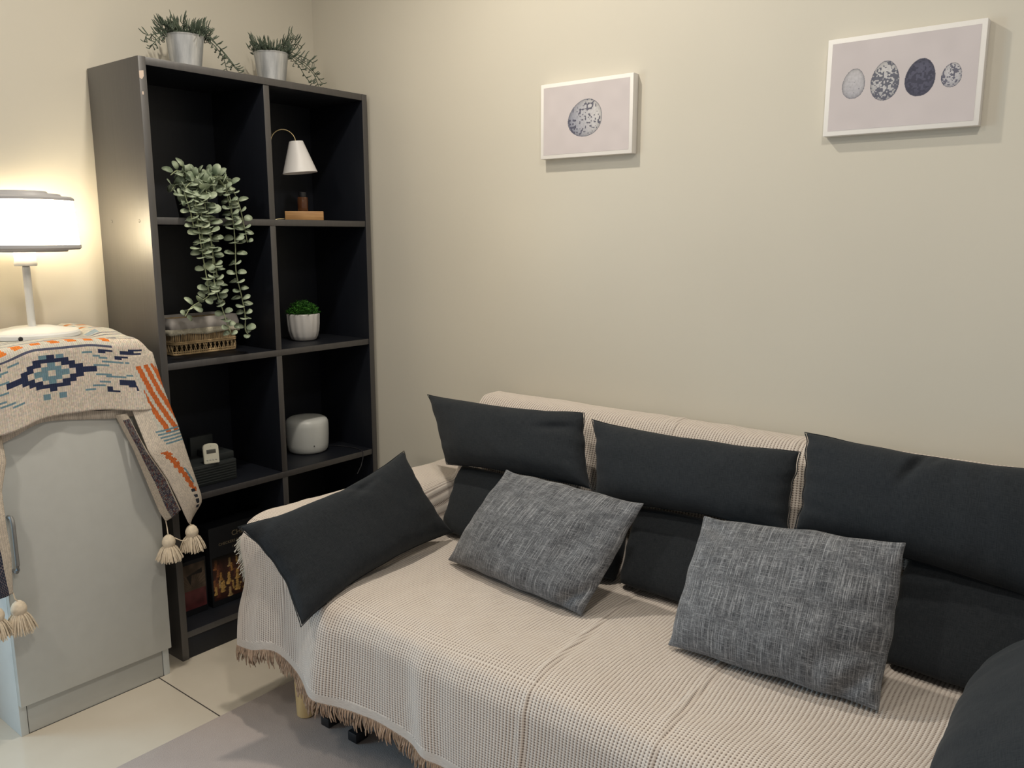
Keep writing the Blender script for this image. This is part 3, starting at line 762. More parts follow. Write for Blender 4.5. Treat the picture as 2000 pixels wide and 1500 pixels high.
# ------------------------------------------------------------------ cushions
def cushion(name, label, group, BL, BR, TR, TL, tf, tb, mat, seed, pinch=.05, ear=.0, wr=.006, power=.5, n=56, side=-1, sag=0, cat='cushion', seam=True, heavy=0, bow=(0, 0), pleats=(), ears=None):
    """corners on the seam plane; tf / tb how far the two faces bulge"""
    BL, BR, TR, TL = map(Vector, (BL, BR, TR, TL))
    N = ((BR - BL).cross(TL - BL)).normalized()
    w = ((BR - BL).length + (TR - TL).length) / 2; h = ((TL - BL).length + (TR - BR).length) / 2
    def pos(u, v, s_):
        e = 4 * u * (1 - u); g = 4 * v * (1 - v)
        uu = u; vv = v
        # edges pulled in between the corners
        uu = u + pinch * (.5 - u) * 2 * g * (abs(2 * u - 1) ** 3) * (h / w) 
        vv = v + pinch * (.5 - v) * 2 * e * (abs(2 * v - 1) ** 3) * 1.0
        uu += .012 * nz(v * 6, seed, 2.2) * abs(2 * u - 1) ** 2; vv += .014 * nz(u * 6, seed, 7.2) * abs(2 * v - 1) ** 2
        uu += bow[0] * (2 * u - 1) * (g ** .55 if g > 0 else 0) * abs(2 * u - 1); vv += bow[1] * (2 * v - 1) * (e ** .55 if e > 0 else 0) * abs(2 * v - 1)
        if ear:
            cr = (abs(2 * u - 1) * abs(2 * v - 1)) ** 9; uu += math.copysign(ear * cr, u - .5); vv += math.copysign(ear * cr * w / h, v - .5)
        p = BL.lerp(BR, uu).lerp(TL.lerp(TR, uu), vv)
        bu = 1 - abs(2 * u - 1) ** 2.6; bv = 1 - abs(2 * v - 1) ** 2.6
        prof = (max(0, bu) * max(0, bv)) ** power * (1 + heavy * (.5 - v))
        rad = min(1, min(u * w, (1 - u) * w, v * h, (1 - v) * h) / .03)
        wn = nz(u * w * 11 + seed, v * h * 11, seed) * .6 + nz(u * w * 26, v * h * 22 + seed, seed * 2) * .3
        # puckers running in from the seam
        edge = math.exp(-min(v, 1 - v) * h / .045); edg2 = math.exp(-min(u, 1 - u) * w / .045)
        wn += edge * .9 * nz(u * w * 38, seed * 3.1, 1) + edg2 * .9 * nz(v * h * 38, seed * 5.1, 6)
        t_ = (tf if s_ > 0 else tb) * prof
        d = t_ + wr * wn * rad * (1 if s_ > 0 else .4)
        if s_ > 0:
            for (pu, pv, ang, ln, wd, dp) in pleats:
                a = (u - pu) * w; c_ = (v - pv) * h; al = a * math.cos(ang) + c_ * math.sin(ang); ac = -a * math.sin(ang) + c_ * math.cos(ang)
                d -= dp * math.exp(-(ac / wd) ** 2) * math.exp(-(al / ln) ** 2)
        d = max(d, .0012)
        return p + N * d * s_ + Vector((0, 0, -sag * prof))
    b = MB()
    def par(k):  # denser towards the edge
        t_ = k / n; return .5 - .5 * math.cos(math.pi * t_) if False else t_
    P = [[tuple(pos(par(i), par(j), 1)) for j in range(n + 1)] for i in range(n + 1)]
    Q = [[tuple(pos(par(i), par(j), -1)) for j in range(n + 1)] for i in range(n + 1)]
    for k in range(n + 1):
        for (i, j) in ((0, k), (n, k), (k, 0), (k, n)):
            m_ = tuple((a + c) / 2 for a, c in zip(P[i][j], Q[i][j])); P[i][j] = m_; Q[i][j] = m_
    UV = [[(par(i) * w + seed, par(j) * h) for j in range(n + 1)] for i in range(n + 1)]
    b.grid(P, UV, 0); b.grid(Q, UV, 0, flip=True)
    c = (BL + BR + TR + TL) / 4; base = Vector((c.x, c.y, min(v[2] for v in b.v)))
    o = None
    r = thing(name, label, cat, base, group)
    cv = b.build('cushion_cover', mat, r, angle=0)
    md = cv.modifiers.new('sub', 'SUBSURF'); md.levels = 1; md.render_levels = 1
    loop = [P[i][0] for i in range(n + 1)] + [P[n][j] for j in range(1, n + 1)] + [P[i][n] for i in range(n - 1, -1, -1)] + [P[0][j] for j in range(n - 1, -1, -1)]
    if seam: MB().tube(loop, .0012, 6, cap=False).build('seam', mat, cv)
    return r
BC = 'charcoal cushions along the sofa back'
cushion('back_cushion', 'charcoal upper back cushion at the left end, its corner jutting past the sofa back', BC, (.920, -.315, .617), (1.418, -.315, .640), (1.343, -.235, .812), (.772, -.235, .792), .065, .050, M['charcoal'], 3, .05, wr=.007, pleats=((.86, .72, .2, .05, .012, .012),))
cushion('back_cushion', 'charcoal upper back cushion in the middle, between the two other upper ones', BC, (1.432, -.315, .612), (1.925, -.315, .640), (1.912, -.235, .800), (1.367, -.235, .797), .065, .050, M['charcoal'], 5, .05, wr=.006)
cushion('back_cushion', 'charcoal upper back cushion at the right, tallest of the upper three', BC, (1.935, -.315, .652), (2.47, -.315, .600), (2.45, -.235, .845), (1.915, -.235, .845), .075, .050, M['charcoal'], 8, .05, wr=.007, pleats=((.44, .86, 1.15, .045, .008, .030), (.50, .93, .9, .03, .008, .012)))
LC = 'charcoal lower cushions on the seat back'
def bolster(x0, x1, label, seed, z1=.618):
    return cushion('back_cushion', label, LC, (x0 + .006, -.332, .422), (x1 - .006, -.332, .422), (x1 - .012, -.262, z1 - .012), (x0 + .012, -.262, z1 - .012), .058, .050, M['charcoal'], seed, -.02, wr=.003, power=.22, heavy=.35, seam=False)
bolster(.925, 1.512, 'charcoal lower cushion at the left end, behind the tilted lumbar pillow', 12)
bolster(1.517, 2.120, 'charcoal lower cushion in the middle, between the two mottled grey pillows', 14)
bolster(2.135, 2.68, 'charcoal lower cushion at the right, partly behind the round-edged pillow', 17, .650)
GP = 'mottled grey linen pillows'
cushion('throw_pillow', 'mottled grey linen pillow leaning on the left back cushions', GP, (1.105, -.500, .434), (1.545, -.545, .432), (1.630, -.435, .672), (1.235, -.425, .676), .060, .045, M['greylinen'], 21, 0, heavy=.5, bow=(.022, .020), ear=.022, power=.58, seam=False, wr=.009, pleats=((.80, .55, 1.2, .08, .03, .016), (.93, .12, .9, .05, .012, .014), (.12, .9, -.6, .05, .015, .008)))
cushion('throw_pillow', 'mottled grey linen pillow leaning on the middle and right back cushions', GP, (1.776, -.552, .434), (2.176, -.535, .434), (2.178, -.445, .712), (1.790, -.440, .677), .062, .045, M['greylinen'], 27, 0, heavy=.5, bow=(.022, .020), ear=.022, power=.58, seam=False, wr=.009, pleats=((.88, .55, .1, .06, .018, .010), (.92, .30, .3, .06, .018, .012), (.90, .12, .9, .05, .014, .012), (.08, .92, -.5, .04, .014, .010)))
cushion('lumbar_pillow', 'long charcoal pillow propped diagonally against the left sofa arm', 'charcoal side pillows', (1.030, -.925, .384), (.990, -.362, .440), (.902, -.462, .684), (.858, -.960, .596), .062, .040, M['charcoal'], 31, .10, wr=.006, pleats=((.55, .90, -.9, .05, .014, .010), (.60, .82, .2, .05, .01, .006), (.06, .88, .5, .06, .012, .008)))
cushion('throw_pillow', 'large round-edged charcoal pillow at the right end of the sofa, cut off by the frame', 'charcoal side pillows', (2.335, -.36, .462), (2.335, -.90, .462), (2.66, -.92, .690), (2.64, -.34, .690), .10, .02, M['charcoal'], 37, -.05, wr=.008, power=.42, seam=False)

# ------------------------------------------------------------------ plants on top of the shelf
def bucket(r, c, rt, rb, h):
    p = MB(); p.lathe([(0, .001), (rb * .97, .001), (rb, .004), (rt * .985, h - .006), (rt, h - .004), (rt + .0018, h - .001), (rt, h + .001), (rt - .003, h - .001), (rt - .006, h * .82), (0, h * .82)], c, 56)
    pt = p.build('pot', M['zinc'], r)
    MB().lathe([(0, h * .86), (rt - .005, h * .855)], c, 40).build('soil', M['soil'], pt)
def needle_plant(c, label, sprays, seed):
    rs = random.Random(seed); r = thing('potted_rosemary', label, 'potted plant', c, 'plants on top of the bookshelf')
    bucket(r, c, .054, .041, .106)
    st = MB(); lf = MB()
    for sp in sprays:
        pts = [Vector(p) for p in sp]; n = 13; path = []
        for k in range(n + 1):
            t_ = k / n * (len(pts) - 1); i = min(int(t_), len(pts) - 2); f_ = t_ - i
            p0 = pts[max(i - 1, 0)]; p1 = pts[i]; p2 = pts[i + 1]; p3 = pts[min(i + 2, len(pts) - 1)]
            q = .5 * ((2 * p1) + (-p0 + p2) * f_ + (2 * p0 - 5 * p1 + 4 * p2 - p3) * f_ ** 2 + (-p0 + 3 * p1 - 3 * p2 + p3) * f_ ** 3); path.append(q)
        st.tube(path, [.0013] * (n) + [.0007], 5)
        for k in range(2, n + 1):
            for q in range(2):
                p = path[k]; t_ = (path[k] - path[k - 1]).normalized()
                a = rs.random() * 6.28; side = (t_.cross(Vector((math.cos(a), math.sin(a), .3)))).normalized()
                L = rs.uniform(.020, .034); tip = p + side * L * .62 + t_ * L * .5 + Vector((0, 0, L * .34)); mid = p + side * L * .5 + t_ * L * .12 - Vector((0, 0, .002))
                lf.tube([p, mid, mid.lerp(tip, .6) + side * .0015, tip], [.0009, .0017, .0015, .0004], 5)
    st.build('stem', M['rosemary'], r); lf.build('foliage', M['rosemary'], r)
def spray_set(c, hang, up, seed, n=15):
    rs = random.Random(seed); z = c[2] + .10; out = []
    for k in range(n):
        a = rs.random() * 6.28; L = rs.uniform(.03, .07)
        out.append([(c[0] + .01 * math.cos(a), c[1] + .01 * math.sin(a), z - .01), (c[0] + .035 * math.cos(a), c[1] + .035 * math.sin(a), z + .015), (c[0] + (.035 + L * .6) * math.cos(a), c[1] + (.035 + L * .6) * math.sin(a), z + .016 + rs.uniform(-.01, .022))])
    for h in hang + up: out.append([(c[0], c[1], z - .01)] + h)
    return out
c1 = (.150, -.592, H)
needle_plant(c1, 'grey-green needle plant in a zinc bucket, on the bookshelf top at the left', spray_set(c1, [
    [(.16, -.55, 1.862), (.165, -.515, 1.852), (.17, -.478, 1.815), (.18, -.445, 1.772)], [(.17, -.55, 1.858), (.19, -.505, 1.825), (.20, -.470, 1.785), (.21, -.455, 1.757)],
    [(.15, -.55, 1.856), (.17, -.52, 1.84), (.18, -.488, 1.802), (.18, -.478, 1.768)]],
    [[(.155, -.63, 1.856), (.165, -.675, 1.838), (.17, -.722, 1.822)], [(.155, -.64, 1.85), (.165, -.68, 1.826), (.17, -.705, 1.800)], [(.15, -.60, 1.868), (.155, -.585, 1.884)], [(.15, -.64, 1.862), (.16, -.668, 1.862)], [(.15, -.57, 1.868), (.155, -.545, 1.876)], [(.15, -.62, 1.86), (.155, -.628, 1.880)]], 3, 12), 5)
c2 = (.150, -.292, H)
needle_plant(c2, 'grey-green needle plant in a zinc bucket, on the bookshelf top at the right', spray_set(c2, [
    [(.16, -.25, 1.858), (.165, -.205, 1.846), (.17, -.155, 1.822), (.175, -.112, 1.778)], [(.16, -.25, 1.856), (.17, -.20, 1.835), (.18, -.150, 1.802), (.18, -.128, 1.760)],
    [(.16, -.25, 1.852), (.18, -.215, 1.825), (.19, -.190, 1.785), (.19, -.165, 1.766)], [(.16, -.245, 1.86), (.17, -.18, 1.85), (.175, -.140, 1.835)]],
    [[(.155, -.262, 1.872), (.16, -.232, 1.892), (.17, -.214, 1.912)], [(.155, -.255, 1.87), (.16, -.222, 1.882), (.165, -.195, 1.888)], [(.155, -.31, 1.858), (.16, -.338, 1.858)]], 9, 9), 8)

# ------------------------------------------------------------------ trailing eucalyptus
def eucalyptus():
    base = (.215, -.645, 1.318); rs = random.Random(4)
    r = thing('trailing_plant', 'sage green trailing plant with round leaves spilling over the upper left shelf', 'potted plant', base)
    MB().lathe([(0, 0), (.034, 0), (.046, .075), (.049, .076), (.049, .083), (.044, .083), (.043, .070), (0, .068)], base, 40).build('pot', M['darkpot'], r)
    hub = Vector((base[0], base[1], base[2] + .080))
    def px(y, z, x=.315): return Vector((x, y, z))
    S_ = [  # strands over the edge: (y, z) lists as seen from the front, x just outside the shelf front
        [(.27, -.640, 1.430), (.312, -.655, 1.360), (.318, -.655, 1.26), (.320, -.648, 1.18), (.322, -.640, 1.10), (.322, -.640, 1.075), (.325, -.668, 1.060), (.328, -.700, 1.045), (.330, -.722, 1.020)],
        [(.27, -.630, 1.430), (.315, -.632, 1.370), (.322, -.628, 1.28), (.326, -.622, 1.20), (.326, -.622, 1.12), (.326, -.615, 1.08), (.328, -.604, 1.04), (.330, -.592, .995), (.330, -.578, .955)],
        [(.27, -.620, 1.430), (.312, -.620, 1.375), (.320, -.622, 1.28), (.322, -.618, 1.20), (.322, -.610, 1.14), (.324, -.606, 1.08), (.324, -.590, 1.05)],
        [(.27, -.600, 1.440), (.308, -.560, 1.385), (.318, -.545, 1.30), (.322, -.543, 1.22), (.326, -.548, 1.14), (.328, -.536, 1.07), (.330, -.528, 1.01), (.330, -.530, .965), (.330, -.515, .945)],
        [(.26, -.600, 1.450), (.302, -.550, 1.410), (.314, -.520, 1.345), (.318, -.506, 1.27), (.320, -.500, 1.225)],
        [(.26, -.610, 1.450), (.305, -.575, 1.410), (.314, -.548, 1.36), (.318, -.545, 1.30)],
        [(.26, -.660, 1.440), (.300, -.680, 1.370), (.310, -.672, 1.31), (.314, -.668, 1.27)],
        [(.26, -.650, 1.450), (.290, -.665, 1.410), (.312, -.640, 1.34), (.318, -.646, 1.24), (.320, -.640, 1.20)],
        [(.22, -.660, 1.450), (.235, -.690, 1.470), (.245, -.720, 1.455)], [(.22, -.660, 1.450), (.235, -.675, 1.480), (.245, -.690, 1.485)],
        [(.22, -.670, 1.420), (.235, -.700, 1.430), (.250, -.725, 1.410)], [(.22, -.640, 1.45), (.245, -.640, 1.465), (.27, -.620, 1.455)], [(.22, -.620, 1.45), (.25, -.59, 1.46), (.285, -.57, 1.43)],
        [(.235, -.640, 1.44), (.275, -.655, 1.44), (.295, -.665, 1.40)], [(.235, -.62, 1.44), (.285, -.61, 1.44), (.31, -.60, 1.39)], [(.235, -.66, 1.42), (.285, -.69, 1.40), (.300, -.70, 1.35)]]
    st = MB(); lf = MB()
    for si, sp in enumerate(S_):
        pts = [hub] + [Vector(p) + (Vector((0, -.032, .022)) if p[0] > .295 else Vector((0, 0, -.018))) for p in sp]; path = []; N = max(10, int(len(pts) * 5))
        for k in range(N + 1):
            t_ = k / N * (len(pts) - 1); i = min(int(t_), len(pts) - 2); f_ = t_ - i
            p0 = pts[max(i - 1, 0)]; p1 = pts[i]; p2 = pts[i + 1]; p3 = pts[min(i + 2, len(pts) - 1)]
            path.append(.5 * ((2 * p1) + (-p0 + p2) * f_ + (2 * p0 - 5 * p1 + 4 * p2 - p3) * f_ ** 2 + (-p0 + 3 * p1 - 3 * p2 + p3) * f_ ** 3))
        st.tube(path, [.0016] * N + [.0008], 6)
        acc = 0; nxt = .030 if si < 8 else .015; a0 = rs.random() * 3.14
        for k in range(1, N + 1):
            seg = (path[k] - path[k - 1]).length; acc += seg
            if acc >= nxt:
                nxt = acc + (rs.uniform(.0120, .0165) if k < N * .45 else rs.uniform(.0150, .0195)); a0 += 1.45 + rs.uniform(-.3, .3)
                T_ = (path[k] - path[k - 1]).normalized(); fr = k / N
                size = rs.uniform(.0120, .0165) * (1.12 if fr < .45 else 1.0) * (1 if fr < .88 else .75)
                for sgn in (1, -1):
                    e1 = T_.cross(Vector((.3, 1, .2))).normalized(); e2 = T_.cross(e1).normalized()
                    out = (e1 * math.cos(a0) + e2 * math.sin(a0)) * sgn
                    out = (out + Vector((.25, -.15, .10))).normalized()
                    nrm = (T_ * -.8 + Vector((.85, -.6, .35)) + out * .2 + Vector((rs.uniform(-.35, .35), rs.uniform(-.35, .35), rs.uniform(-.35, .35)))).normalized()
                    sd = out.cross(nrm).normalized(); nrm = sd.cross(out).normalized()
                    c0 = path[k] + out * .003; n_ = 12; vs = [c0 + out * size * .95 + nrm * .0012]; ring = []
                    for q in range(n_):
                        th = 2 * math.pi * q / n_; lx = (1 - math.cos(th)) * size * .98; ly = math.sin(th) * size * (.80 + .12 * (1 - math.cos(th)) / 2)
                        vs.append(c0 + out * lx + sd * ly + nrm * (.0022 * (ly / size) ** 2 * 1.5 - .003 * (lx / size / 2) ** 2))
                    lf.add(vs, [(0, 1 + q, 1 + (q + 1) % n_) for q in range(n_)])
    st.build('stem', M['eucstem'], r)
    o = lf.build('foliage', M['euc'], r, angle=0); md = o.modifiers.new('thick', 'SOLIDIFY'); md.thickness = .0006
eucalyptus()

# ------------------------------------------------------------------ candle warmer lamp
def warmer():
    c = Vector((.190, -.218, 1.318)); r = thing('candle_warmer_lamp', 'small lamp with white cone shade, brass arc and oak block, in the upper right cubby', 'lamp', c)
    ang = math.atan2(.79, .61); Rm = Matrix.Translation(c) @ Matrix.Rotation(ang, 4, 'Z')
    MB().box((-.0625, -.045, 0), (.0625, .045, .030), .002, M=Rm).build('base', M['oak'], r)
    e = Vector((.61, .79, 0))
    pb = Vector((.135, -.299, 1.320))
    pts = [Vector((.150, -.262, 1.324)), Vector((.142, -.285, 1.323)), pb, pb + Vector((0, 0, .01))] + [pb + Vector((0, 0, .25 * k / 6)) for k in range(1, 7)]
    top = pb + Vector((0, 0, .25)); R = .040
    for k in range(1, 15):
        a = math.pi * (k / 14) * .94; pts.append(top + e * (R - R * math.cos(a)) + Vector((0, 0, R * 1.05 * math.sin(a))))
    MB().tube(pts, .0022, 10).build('arm', M['brass'], r)
    end = pts[-1]
    M3 = Matrix.Rotation(.09, 3, e.cross(Vector((0, 0, 1))))
    b = MB(); b.lathe([(.0225, 0), (.0560, -.100), (.0572, -.1015), (.0560, -.1025), (.0548, -.1005), (.0205, -.003), (0, -.003), (0, 0), (.0225, 0)], end + Vector((.003, 0, -.003)), 56, M3)
    b.build('lamp_shade', M['shadewhite'], r)
    j = Vector((.188, -.221, 1.348))
    jar = thing('candle_jar', 'small amber glass jar standing on the oak block of the candle lamp', 'jar', j)
    b = MB(); b.lathe([(0, .0005), (.0155, .0005), (.0170, .003), (.0170, .045), (.0155, .047), (.0140, .047), (.0140, .006), (0, .006)], j, 36); b.build('glass', M['amber'], jar)
    b = MB(); b.lathe([(0, .0475), (.0120, .0475), (.0125, .050), (.0125, .063), (.011, .064), (0, .064)], j, 36); b.build('lid', M['blackmetal'], jar)
warmer()

# ------------------------------------------------------------------ basket
def basket():
    x0, x1, y0, y1, z0 = .050, .178, -.712, -.488, .909; h = .112
    r = thing('wicker_basket', 'small straw wicker basket with cloth liner and lace trim on the second shelf', 'basket', ((x0 + x1) / 2, (y0 + y1) / 2, z0))
    def ringp(z, grow, n=96, rr=.020):
        pts = []; cx, cy = (x0 + x1) / 2, (y0 + y1) / 2; a, b_ = (x1 - x0) / 2 + grow, (y1 - y0) / 2 + grow
        for k in range(n):
            th = 2 * math.pi * k / n; c_, s_ = math.cos(th), math.sin(th); p = .16
            pts.append(Vector((cx + a * math.copysign(abs(c_) ** p, c_), cy + b_ * math.copysign(abs(s_) ** p, s_), z)))
        return pts
    def evenly(pts, step):
        L = []; pts = pts + [pts[0]]; out = []; acc = 0; nx = 0
        for a, b_ in zip(pts, pts[1:]):
            d = (b_ - a).length
            while nx <= acc + d and d > 0: out.append((a.lerp(b_, (nx - acc) / d), (b_ - a).normalized())); nx += step
            acc += d
        return out
    wk = MB()
    for z, rad in ((z0 + .003, .0032), (z0 + .010, .0022), (z0 + .034, .0026), (z0 + .039, .0026), (z0 + .090, .003), (z0 + .102, .003)):
        g = -.006 + (z - z0) * .07; p = ringp(z, g, 160); wk.tube(p + [p[0]], rad, 8, cap=False)
    for p, tg in evenly(ringp(z0, -.005, 300), .0150):
        nrm = tg.cross(Vector((0, 0, 1)))
        # twisted lower stakes with open gaps, and close canes above
        for q in range(2):
            pts = []
            for k in range(9):
                t_ = k / 8; a = t_ * math.pi * 1.0 + q * math.pi
                pts.append(p + tg * .0036 * math.cos(a) + nrm * .0018 * math.sin(a) + Vector((0, 0, .006 + t_ * .028)) - nrm * 0)
            wk.tube(pts, .0018, 6)
    for p, tg in evenly(ringp(z0, -.004, 300), .0058):
        wk.tube([p + Vector((0, 0, .036)), p + Vector((random.uniform(-.001, .001), random.uniform(-.001, .001), .062)), p + Vector((0, 0, .100))], .0021, 6)
    inner = MB(); a = ringp(z0 + .004, -.009, 160); b_ = ringp(z0 + .100, -.006, 160)
    inner.add(a + b_, [(i, (i + 1) % 160, (i + 1) % 160 + 160, i + 160) for i in range(160)] + [tuple(range(159, -1, -1))])
    wk.build('basket_body', M['wicker'], r)
    def band(zt, zb, gt, gb, name, m, wave=0, mid=.0):
        n = 300; A = ringp(zt, gt, n); B = ringp((zt + zb) / 2, (gt + gb) / 2 + mid, n); C = ringp(zb, gb, n)
        for k in range(n): C[k] = C[k] + Vector((0, 0, wave * abs(math.sin(k * .9)) + .0010 * nz(k * .1, 1, 1)))
        vs = A + B + C; fs = []
        for i in range(n):
            j = (i + 1) % n; fs += [(i, i + n, j + n, j), (i + n, i + 2 * n, j + 2 * n, j + n)]
        return MB().add(vs, fs).build(name, m, r, angle=0)
    o = band(z0 + h + .002, z0 + .068, .002, .0055, 'liner', M['liner'], 0, .0035); md = o.modifiers.new('t', 'SOLIDIFY'); md.thickness = .002
    inn = MB(); a = ringp(z0 + h + .002, .002, 160); b2 = ringp(z0 + .03, -.012, 160)
    inn.add(a + b2, [(i, (i + 1) % 160, (i + 1) % 160 + 160, i + 160) for i in range(160)] + [tuple(range(160, 320))]); inn.build('liner_inside', M['liner'], r, angle=0)
    o = band(z0 + .080, z0 + .060, .0068, .0085, 'lace_trim', M['lace'], .007); md = o.modifiers.new('t', 'SOLIDIFY'); md.thickness = .0015
basket()

# ------------------------------------------------------------------ fluted pot with cress
def green_pot():
    c = (.143, -.206, .908); r = thing('potted_herb', 'bright green leafy plant in a white fluted ceramic pot on the second shelf', 'potted plant', c)
    def mod(a, v): return 1 + .014 * math.cos(a * 14 + 2.2 * math.sin(v * 3)) * (1 if .15 < v < .55 else .15)
    b = MB(); b.lathe([(0, .001), (.036, .001), (.042, .004), (.048, .016), (.053, .035), (.0555, .060), (.0565, .088), (.0562, .0925), (.0545, .0935), (.053, .091), (.052, .080), (0, .080)], c, 168, mod=mod)
    p = b.build('pot', M['ceramic'], r, angle=60)
    rs = random.Random(2); lf = MB(); st = MB()
    for k in range(330):
        a = rs.random() * 6.28; q = math.sqrt(rs.random()); x = c[0] + .050 * q * math.cos(a); y = c[1] + .050 * q * math.sin(a)
        hh = (.034 * (1 - q * q) + .010) * rs.uniform(.6, 1.15); z = c[2] + .082 + hh
        out = Vector((math.cos(a) * q * .8, math.sin(a) * q * .8, .4 + rs.random())).normalized(); tip = Vector((x, y, z)) + out * .008
        st.tube([(x * .9 + c[0] * .1, y * .9 + c[1] * .1, c[2] + .078), (x, y, z - .004), tip], .0006, 4)
        for m_ in range(4):
            th = rs.random() * 6.28; d = Vector((math.cos(th), math.sin(th), rs.uniform(-.3, .5))).normalized(); s_ = rs.uniform(.0035, .0058); w = d.cross(Vector((0, 0, 1))).normalized() * s_ * .55
            up = Vector((0, 0, s_ * .3)); lf.add([tip, tip + d * s_ * .8 + w - up * .3, tip + d * s_ * 1.9 + up, tip + d * s_ * .8 - w - up * .3], [(0, 1, 2, 3)])
    st.build('stem', M['cress'], r); lf.build('foliage', M['cress'], r, smooth=False)
    MB().lathe([(0, .0815), (.052, .0815)], c, 30).build('soil', M['soil'], p)
green_pot()

# ------------------------------------------------------------------ humidifier, cable, timer, organiser
def shelf_three():
    c = (.130, -.200, .505); r = thing('humidifier', 'round-topped white humidifier on the third shelf, right cubby', 'humidifier', c)
    MB().lathe([(0, .001), (.060, .001), (.066, .004), (.0705, .011), (.0735, .028), (.0752, .060), (.0755, .096), (.0740, .110), (.069, .119), (.059, .1245), (.035, .1268), (0, .1275)], c, 80).build('body', M['humid'], r)
    a = math.radians(-20); MB().lathe([(0, 0), (.0028, 0), (.0022, .0012), (0, .0014)], (c[0] + .0735 * math.cos(a), c[1] + .0735 * math.sin(a), c[2] + .032), 12, Matrix.Rotation(math.pi / 2, 3, 'Y')).build('power_button', M['lcd'], r)
    MB().tube([(.10, -.13, .507), (.17, -.09, .5075), (.24, -.075, .5075), (.285, -.085, .508), (.298, -.088, .503), (.300, -.092, .480), (.299, -.100, .455), (.298, -.118, .430)], .0016, 8).build('power_cable', M['cable'], origin=(.2, -.09, .5055), label='thin black cable trailing over the third shelf edge beside the humidifier', category='cable')
    # organiser block
    y0, y1 = -.722, -.560; r = thing('desk_organiser', 'dark slatted stepped organiser box on the third shelf, left cubby', 'organiser', (.17, (y0 + y1) / 2, .505))
    b = MB(); b.box((.11, y0, .5055), (.236, y1, .572), .002); 
    for k in range(7): b.box((.2355, y0 + .004, .512 + k * .0082), (.2378, y1 - .004, .517 + k * .0082), .0006)
    b.build('lower_tray', M['slate'], r)
    MB().box((.12, -.625, .572), (.222, y1 + .002, .594), .002).build('upper_tray', M['slate'], r)
    MB().box((.09, -.640, .5055), (.1085, y1 + .0, .632), .002).build('back_plate', M['slate'], r)
    # timer
    yc = -.630; r = thing('digital_timer', 'cream digital timer with a small screen, propped on the dark organiser box', 'timer', (.212, yc, .572))
    Rm = Matrix.Translation((.228, -.667, .5725)) @ Matrix.Rotation(math.radians(90 - 16), 4, 'Z') @ Matrix.Rotation(math.radians(-6), 4, 'X')
    w, h = .046, .060
    b = MB(); pts = [(0, 0), (w, 0), (w, h - .006), (w * .9, h), (w * .5, h + .003), (w * .1, h), (0, h - .006)]
    n = len(pts); vs = [(p[0], -.006, p[1]) for p in pts] + [(p[0], .006, p[1]) for p in pts]
    bm = bmesh.new(); vv = [bm.verts.new(Rm @ Vector(v)) for v in vs]; bm.faces.new(vv[:n]); bm.faces.new(vv[n:][::-1])
    for i in range(n): bm.faces.new((vv[(i + 1) % n], vv[i], vv[i + n], vv[(i + 1) % n + n]))
    bmesh.ops.recalc_face_normals(bm, faces=bm.faces); bmesh.ops.bevel(bm, geom=list(bm.edges), offset=.0018, segments=2, affect='EDGES')
    b.bm(bm); body = b.build('body', M['timer'], r)
    MB().box((.009, -.0068, .032), (.037, -.0055, .044), .0004, M=Rm).build('screen', M['lcd'], r)
    for k in range(4):
        MB().box((.007 + k * .0088, -.0072, .010), (.0125 + k * .0088, -.0055, .0145), .0012, M=Rm).build('button', M['button'], r)
    MB().lathe([(0, 0), (.0016, 0), (.0014, .001), (0, .001)], Rm @ Vector((.023, -.006, .055)), 10, Matrix.Rotation(math.pi / 2, 3, 'Y')).build('indicator_light', M['button'], r)
shelf_three()

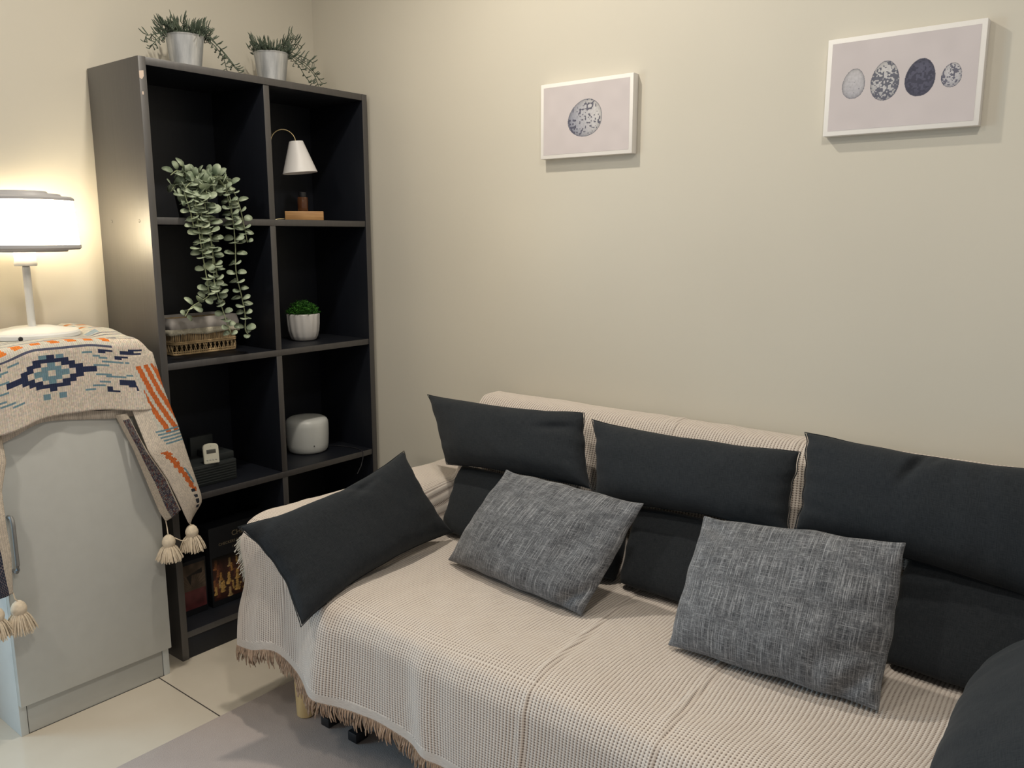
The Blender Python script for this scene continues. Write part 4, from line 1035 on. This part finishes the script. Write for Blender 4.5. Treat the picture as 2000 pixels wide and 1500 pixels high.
# ------------------------------------------------------------------ board games, bottom cubby
def text_mesh(txt, size, name, mat, M4, parent):
    cu = bpy.data.curves.new('t', 'FONT'); cu.body = txt; cu.size = size; cu.align_x = 'CENTER'; cu.extrude = .0002
    o = bpy.data.objects.new('t', cu); COL.objects.link(o); bpy.context.view_layer.update()
    me = bpy.data.meshes.new_from_object(o.evaluated_get(bpy.context.evaluated_depsgraph_get())); bpy.data.objects.remove(o)
    root = parent
    while root.parent: root = root.parent
    me.transform(M4); me.transform(Matrix.Translation(-root.location)); me.materials.clear(); me.materials.append(mat)
    t_ = bpy.data.objects.new(name, me); COL.objects.link(t_); t_.parent = parent; return t_
def games():
    G = 'board games in the bottom cubby'; xf = .205
    # chess box
    y0, y1, z0, z1 = -.655, -.425, .0875, .352
    r = thing('board_game', 'black chess game box with golden pieces on its front, in the bottom cubby', 'board game', (.17, (y0 + y1) / 2, z0), G)
    bx = MB().box((.130, y0, z0), (xf, y1, z1), .0015).build('box', M['boxdark'], r)
    ya, yb, za, zb = y0 + .006, y1 - .006, z0 + .020, z0 + .165; nx, nh = 150, 100
    img = np.zeros((nh, nx, 3)); n1 = vnoise(nh, nx, 7, 3); n2 = vnoise(nh, nx, 3, 4)
    img[:] = (.035, .012, .009)
    Z, X = np.mgrid[0:nh, 0:nx]
    rs = random.Random(6)
    pcs = [(rs.uniform(0, nx), rs.uniform(2, 74), rs.uniform(4.5, 7)) for _ in range(75)]; pcs.sort(key=lambda p: -p[1])
    for (px_, pz, s_) in pcs:
        col = np.array(rs.choice([(.50, .30, .09), (.36, .18, .05), (.42, .28, .12), (.06, .02, .014), (.22, .08, .03), (.10, .03, .02)]))
        for (dz, w_, h_) in ((0, 1.25, .45), (.6, .75, .5), (1.3, .5, .9), (2.1, .68, .3), (2.8, .52, .6)):
            q = ((X - px_) / (s_ * w_)) ** 2 + ((Z - pz - dz * s_) / (s_ * h_)) ** 2; m_ = q < 1
            sh = .55 + .6 * np.clip(.6 - (X - px_) / (s_ * 1.6), 0, 1); img[m_] = (col * sh[..., None])[m_] * 1
            e = (q > .8) & m_; img[e] *= .45
    img *= (.75 + .5 * n2)[..., None]
    top = np.clip((96 - Z) / 25., 0, 1); img *= top[..., None]
    P = [[(xf + .0007, lerp(ya, yb, i / nx), lerp(za, zb, j / nh)) for j in range(nh + 1)] for i in range(nx + 1)]
    MB().grid(P, None, 0, lambda i, j: tuple(img[j, i])).build('cover_picture', M['card'], r, smooth=False, clean=False)
    def TM(y, z): return Matrix.Translation((xf + .0006, y, z)) @ Matrix(((0, 0, 1, 0), (1, 0, 0, 0), (0, 1, 0, 0), (0, 0, 0, 1)))
    ym = (y0 + y1) / 2
    text_mesh('CHESS', .024, 'title_lettering', M['ink'], TM(ym, z0 + .222), bx)
    text_mesh('CHECKERS & BACKGAMMON', .0125, 'title_lettering', M['ink'], TM(ym, z0 + .200), bx)
    text_mesh('CLASSIC GAME', .0105, 'title_lettering', M['ink'], TM(ym, z0 + .182), bx)
    # small box
    y0, y1, z1 = -.752, -.668, .268
    r = thing('board_game', 'narrow dark game box with a brown pointed emblem, left of the chess box', 'board game', (.17, (y0 + y1) / 2, z0), G)
    MB().box((.130, y0, z0), (.200, y1, z1), .0015).build('box', M['boxdark'], r)
    nx, nh = 60, 100; Z, X = np.mgrid[0:nh, 0:nx]; img = np.zeros((nh, nx, 3)); n1 = vnoise(nh, nx, 12, 9)
    img[:] = (.065, .045, .032); img[Z < 42] = (.080, .018, .020); img *= (.6 + .8 * n1)[..., None]
    tri = (X > 8) & (X < 52) & (Z > 74 - (X - 8) * .0) & (Z < 80 + (X - 30) * .25); img[tri] = (.008, .007, .007)
    tri = (abs(X - 18 - (Z - 55) * -.15) < (Z - 52) * .30) & (Z > 52) & (Z < 76); img[tri] = (.008, .007, .007)
    ray = (np.abs(((np.arctan2(Z - 45, X - 22) * 9) % 2) - 1) < .25) & (Z > 46) & (Z < 78) & ~tri; img[ray] *= 1.5
    P = [[(.2007, lerp(y0 + .005, y1 - .005, i / nx), lerp(z0 + .020, z1 - .012, j / nh)) for j in range(nh + 1)] for i in range(nx + 1)]
    MB().grid(P, None, 0, lambda i, j: tuple(img[j, i])).build('cover_picture', M['card'], r, smooth=False, clean=False)
games()
